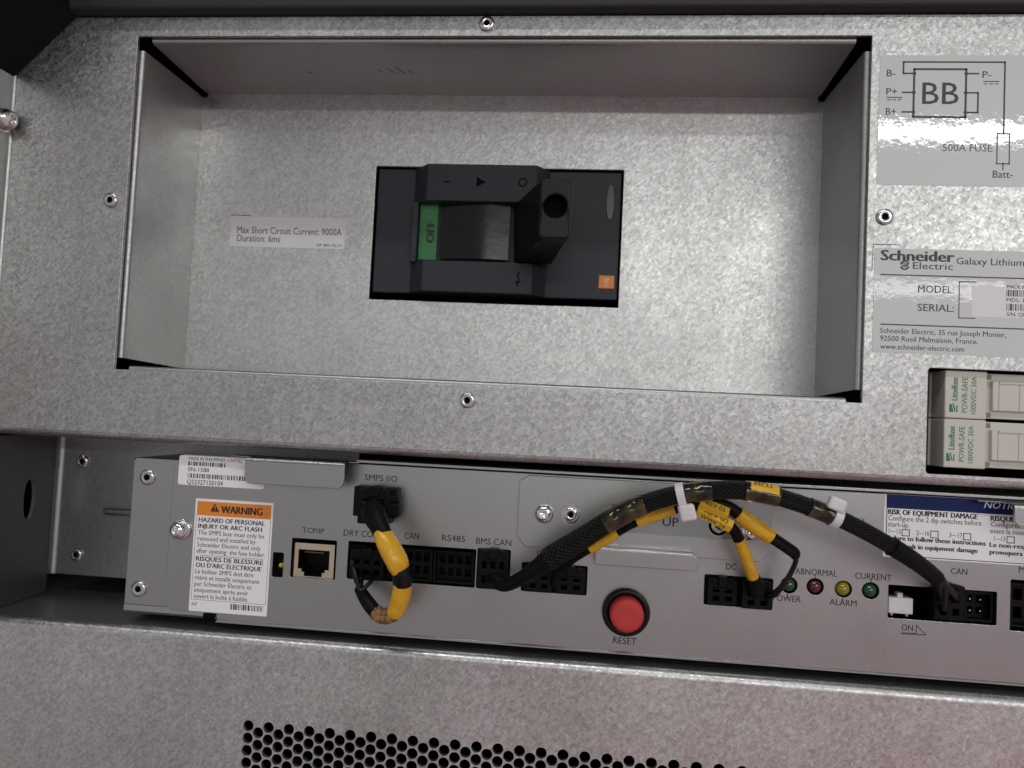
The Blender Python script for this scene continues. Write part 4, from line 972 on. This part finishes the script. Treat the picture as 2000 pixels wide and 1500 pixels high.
MB('yellow').tube(by_y(down, 1037, 1116), [3.2, 3.9, 4.1, 4.3, 4.3, 4.2, 3.6], 22, flat=.8).build('sleeve', jc)
MB('black').tube(by_y(down, 1110, 1142), [3.4, 3.7, 3.6, 3.5], 22).build('tape_wrap', jc)
MB('yellow').tube(by_y(down, 1138, 1199), [3.6, 3.7, 3.7, 3.6, 3.3], 22, flat=.85).build('sleeve', jc)
bot = JP[int(len(JP) * .60):]
MB('brown_tape').tube([p for p in bot if to_px(p)[1] > 1180 and to_px(p)[0] > 733], [2.7, 2.9, 3.0, 2.9, 2.8], 20).build('tape_wrap', jc)
MB('shrink').tube([p for p in bot if to_px(p)[0] <= 738], [2.6, 2.6, 2.4, 2.0], 20).build('heat_shrink', jc)
mb = MB('wire')
for dx, xp, yp in ((-1, 694, 1118), (0, 706, 1120), (2, 726, 1122), (-2, 690, 1095)):
    mb.tube(path([(716 + dx, 1172, -5), (706 + dx, 1155, -4), (xp, yp + 12, 0), (xp, yp, 5.5), (xp, yp - 3, 9)], 8), .85, 10)
for xp, yp in ((709, 975), (722, 992), (736, 985)): mb.tube(path([(xp, yp, 1), (xp + 2, yp + 6, -4), (730, 1005, -7), (736, 1018, -9)], 8), .7, 10)
mb.build('wire', jc)

# --- long braided communication cable
cc = thing('braided_cable', 'thick black braided cable arching from the BMS CAN plug to the CAN plug at right', 'cable', (220, -5, -200))
plug(cc, tuple(v for v in (OP['bms'][0] + .5, OP['bms'][1] - .5, OP['bms'][2] + .5, OP['bms'][3] - .3)), 5.0, 3, 2, 12)
x0, x1, z0, z1 = prect(1826, 1142, 1884, 1214, 5)
plug(cc, (x0, x1, z0, z1), 5.0, 2, 2, 12)
CPTH = path([(958, 1120, 5), (967, 1136, -3), (990, 1142, -7), (1030, 1122, -11), (1078, 1088, -13), (1130, 1056, -14), (1190, 1018, -15), (1250, 988, -16), (1320, 967, -18), (1390, 958, -20), (1450, 958, -20), (1510, 968, -20), (1580, 990, -19), (1650, 1018, -18), (1715, 1052, -16), (1770, 1085, -12), (1812, 1115, -7), (1842, 1142, -2), (1856, 1160, 4)], 14)
MB('braid').tube(by_x(CPTH, 1068, 1752), [4.2, 4.1, 3.8, 3.6, 3.4, 3.25, 3.15, 3.15, 3.15, 3.1, 3.0, 2.95, 2.9, 2.85, 2.8, 2.8], 30).build('braided_sleeve', cc)
MB('shrink').tube(by_x(CPTH, 962, 1088), [2.2, 2.3, 2.4, 2.4, 2.6, 3.2, 4.2], 24).build('heat_shrink', cc)
MB('shrink').tube(by_x(CPTH, 1738, 1830), [3.2, 3.1, 3.0, 2.9, 2.8], 24).build('heat_shrink', cc)
mb = MB('wire')
for k, (xp, yp) in enumerate(((1838, 1170), (1850, 1166), (1866, 1172), (1844, 1190))):
    mb.tube(path([(1818 + k * 3, 1121 - k, -6), (1834 + k * 3, 1138, -3), (xp, yp - 8, 1), (xp, yp, 6)], 8), 1.15, 12)
mb.build('wire', cc)
for xa, xb, r in ((1180, 1262, (3.95, 3.8, 3.65)), (1336, 1393, (3.45, 3.4)), (1452, 1522, (3.4, 3.4)), (1576, 1632, (3.25, 3.2))):
    q = by_x(CPTH, xa, xb); MB('amber').tube(q, list(r), 26).build('tape_band', cc)
# yellow tag wrapped on the upper side of the third band
q = by_x(CPTH, 1461, 1516); mb = MB('yellow_flat'); V = []; n = 8
for i, p in enumerate(q):
    T = (q[min(i + 1, len(q) - 1)] - q[max(i - 1, 0)]).normalized(); U = T.cross(Vector((0, 1, 0))).normalized(); U = U if U.z > 0 else -U; N_ = U.cross(T); N_ = N_ if N_.y < 0 else -N_
    for k in range(n + 1):
        a = math.radians(12 + 70 * k / n); V.append(p + (N_ * math.cos(a) + U * math.sin(a)) * 3.55)
mb.raw(V, [(i * (n + 1) + k, (i + 1) * (n + 1) + k, (i + 1) * (n + 1) + k + 1, i * (n + 1) + k + 1) for i in range(len(q) - 1) for k in range(n)], None, True)
a, b = q[len(q) // 4], q[3 * len(q) // 4]; U = (b - a).normalized(); Vv = Vector((0, .35, 1)).normalized()
mid = (a + b) / 2 + Vector((0, -2.75, 2.3)); mb.text('MCU', mid - U * 3.0, U, Vv, 5.6, 1.5, 'ink', bold=.01)
mb.build('marker_tag', cc)

# --- yellow sleeved power cable below it
pc = thing('sleeved_power_cable', 'thin cable in yellow sleeves beneath the braided one, feeding both DC sockets', 'cable', (240, -3, -200))
x0, x1, z0, z1 = OP['dc1']; xm = (x0 + x1) / 2
plug(pc, (xm - 11, xm - .6, z0 + .5, z1 - .5), 4.5, 2, 2, 12); plug(pc, (xm + .6, x1 - .7, z0 + .5, z1 - .7), 5.5, 2, 2, 12)
x0, x1, z0, z1 = OP['dc2']; xm = (x0 + x1) / 2
plug(pc, (x0 + .9, xm - .7, z0 + .6, z1 - .9), 5.5, 2, 2, 12); plug(pc, (xm + .7, x1 - .7, z0 + .3, z1 - .9), 4.0, 2, 2, 12)
P1 = path([(1082, 1140, 4), (1090, 1118, -1), (1114, 1096, -5), (1147, 1075, -8), (1206, 1040, -10), (1244, 1020, -11), (1318, 996, -12), (1345, 988, -13)], 10)
MB('shrink').tube(P1, 1.5, 14).build('wire', pc)
for xa, xb in ((1147, 1210), (1242, 1322)):
    q = by_x(P1, xa, xb); MB('yellow').tube(q, 1.95, 18).build('sleeve', pc)
PA = path([(1345, 990, -13), (1395, 1006, -14), (1430, 1032, -12), (1448, 1065, -9), (1463, 1105, -6), (1475, 1138, -2), (1479, 1152, 3)], 12)
PB = path([(1345, 984, -14), (1390, 981, -15), (1425, 992, -15), (1465, 1021, -14), (1508, 1050, -12), (1548, 1077, -10), (1553, 1083, -9)], 12)
MB('shrink').tube([p for p in PA if to_px(p)[1] < 1066], 2.0, 16).build('wire', pc)
MB('yellow').tube(by_y(PA, 1052, 1130), [2.1, 2.2, 2.2, 2.15], 20).build('sleeve', pc)
MB('black2').tube([p for p in PA if to_px(p)[1] > 1124], [2.3, 3.0, 3.3], 18).build('heat_shrink', pc)
MB('shrink').tube(by_x(PB, 1350, 1450), 2.2, 16).build('wire', pc)
MB('yellow').tube(by_x(PB, 1441, 1508), [2.6, 2.9, 2.9, 2.8], 20).build('sleeve', pc)
MB('shrink').tube(by_x(PB, 1502, 1556), [2.3, 2.3, 2.2], 18, flat=.8).build('heat_shrink', pc)
mb = MB('wire')
for dx in (0, 1.6):
    mb.tube(path([(1545 + dx, 1076, -9.5), (1554 + dx, 1090, -8), (1547 + 1.4 * dx, 1112, -6), (1531 + 2 * dx, 1138, -4), (1513 + 2.0 * dx, 1156 + dx * 3, -1), (1496, 1164 + dx * 4, 4)], 10), .75, 12)
mb.build('wire', pc)
# folded yellow wire markers with print
def marker(a, b, hpx, Yd, rows):
    A, B = at(*a, Yd), at(*b, Yd); U = (B - A).normalized(); Nn = Vector((0, -1, 0)); Vv = Nn.cross(U).normalized(); Vv = Vv if Vv.z > 0 else -Vv
    L_ = (B - A).length; hh = hpx / 5.45; th = 2.2
    mb = MB('yellow_flat')
    P = lambda u, v, n_: A + U * u + Vv * v + Vector((0, -1, 0)) * n_
    # a squashed tube: ridge line near its upper edge
    prof = [(-hh, -.6), (-hh, .9), (-hh * .1, th), (hh, 1.0), (hh, -.6)]
    V = [P(0, v, n_) for v, n_ in prof] + [P(L_, v, n_) for v, n_ in prof]; n = len(prof)
    F_ = [(i, (i + 1) % n, (i + 1) % n + n, i + n) for i in range(n)] + [tuple(range(n))[::-1], tuple(range(n, 2 * n))]
    vs, fs = mb.raw(V, F_); bmesh.ops.recalc_face_normals(mb.bm, faces=fs)
    for s_, top in rows:
        if top: o_, e_ = P(L_ * .18, -hh * .02 + .12, th + .0), P(L_ * .18, hh, 1.0)
        else: o_, e_ = P(L_ * .15, -hh * .95, .95), P(L_ * .15, -hh * .1, th)
        vv = (e_ - o_).normalized(); nn = U.cross(vv); nn = nn if nn.y < 0 else -nn
        mb.text(s_, o_ + nn * .03 + vv * .15, U, vv, L_ * .68, 1.55, 'ink', bold=.015)
    mb.build('wire_marker', pc)
marker((1204, 1003), (1262, 978), 9, -7, [])
marker((1366, 981), (1421, 1003), 11, -16.5, [('REV 02', 1)])
marker((1361, 994), (1428, 1028), 12, -15.5, [('WWK 24', 0), ('REV 02', 1)])

# --- two white cable ties
def tie(name_label, xpx, head, hw, hh, tail, tilt):
    t = thing('cable_tie', name_label, 'cable tie', tuple(min(CPTH, key=lambda p: abs(to_px(p)[0] - xpx))), 'white nylon cable ties on the braided cable')
    i = min(range(len(CPTH)), key=lambda i: abs(to_px(CPTH[i])[0] - xpx)); c = CPTH[i]; T = (CPTH[i + 1] - CPTH[i - 1]).normalized(); T = (T + Vector((0, 0, tilt))).normalized()
    b = MB('nylon'); r = 3.4; U = T.cross(Vector((0, 1, 0))).normalized(); U = U if U.z > 0 else -U; N_ = Vector(T.cross(U)).normalized()
    V = []; n = 40
    ext = 3.2 if head[1] > to_px(c)[1] else 0
    for k in range(n):
        a = 2 * math.pi * k / n; su = math.sin(a)
        o_ = U * (su * (r + (ext if su < 0 else 0))) + N_ * (math.cos(a) * r)
        for ww, rr in ((-1.35, 1.0), (-1.35, 1.16), (1.35, 1.16), (1.35, 1.0)): V.append(c + T * ww + o_ * rr)
    F_ = []
    for k in range(n):
        k2 = (k + 1) % n
        for j in range(4): F_.append((k * 4 + j, k * 4 + (j + 1) % 4, k2 * 4 + (j + 1) % 4, k2 * 4 + j))
    vs, fs = b.raw(V, F_, None, True); bmesh.ops.recalc_face_normals(b.bm, faces=fs)
    b.build('strap', t)
    hb = MB('nylon'); hc = at(*head, c.y - 2.6)
    A_ = T; B_ = U
    def q(u, v, n_): return hc + A_ * u + B_ * v + Vector((0, -1, 0)) * n_
    hb.hexa([q(-hw, -hh, 1.8), q(hw, -hh, 1.8), q(hw, hh, 1.8), q(-hw, hh, 1.8), q(-hw, -hh, -2), q(hw, -hh, -2), q(hw, hh, -2), q(-hw, hh, -2)], .9, 4)
    hb.build('tie_head', t)
tie('white cable tie whose square head hangs below the braided cable, beside UP', 1328, (1342, 1001), 2.7, 2.8, 1, .0)
tie('white cable tie whose square head sits on top of the braided cable', 1628, (1634, 985), 2.9, 2.2, 0, -.0)
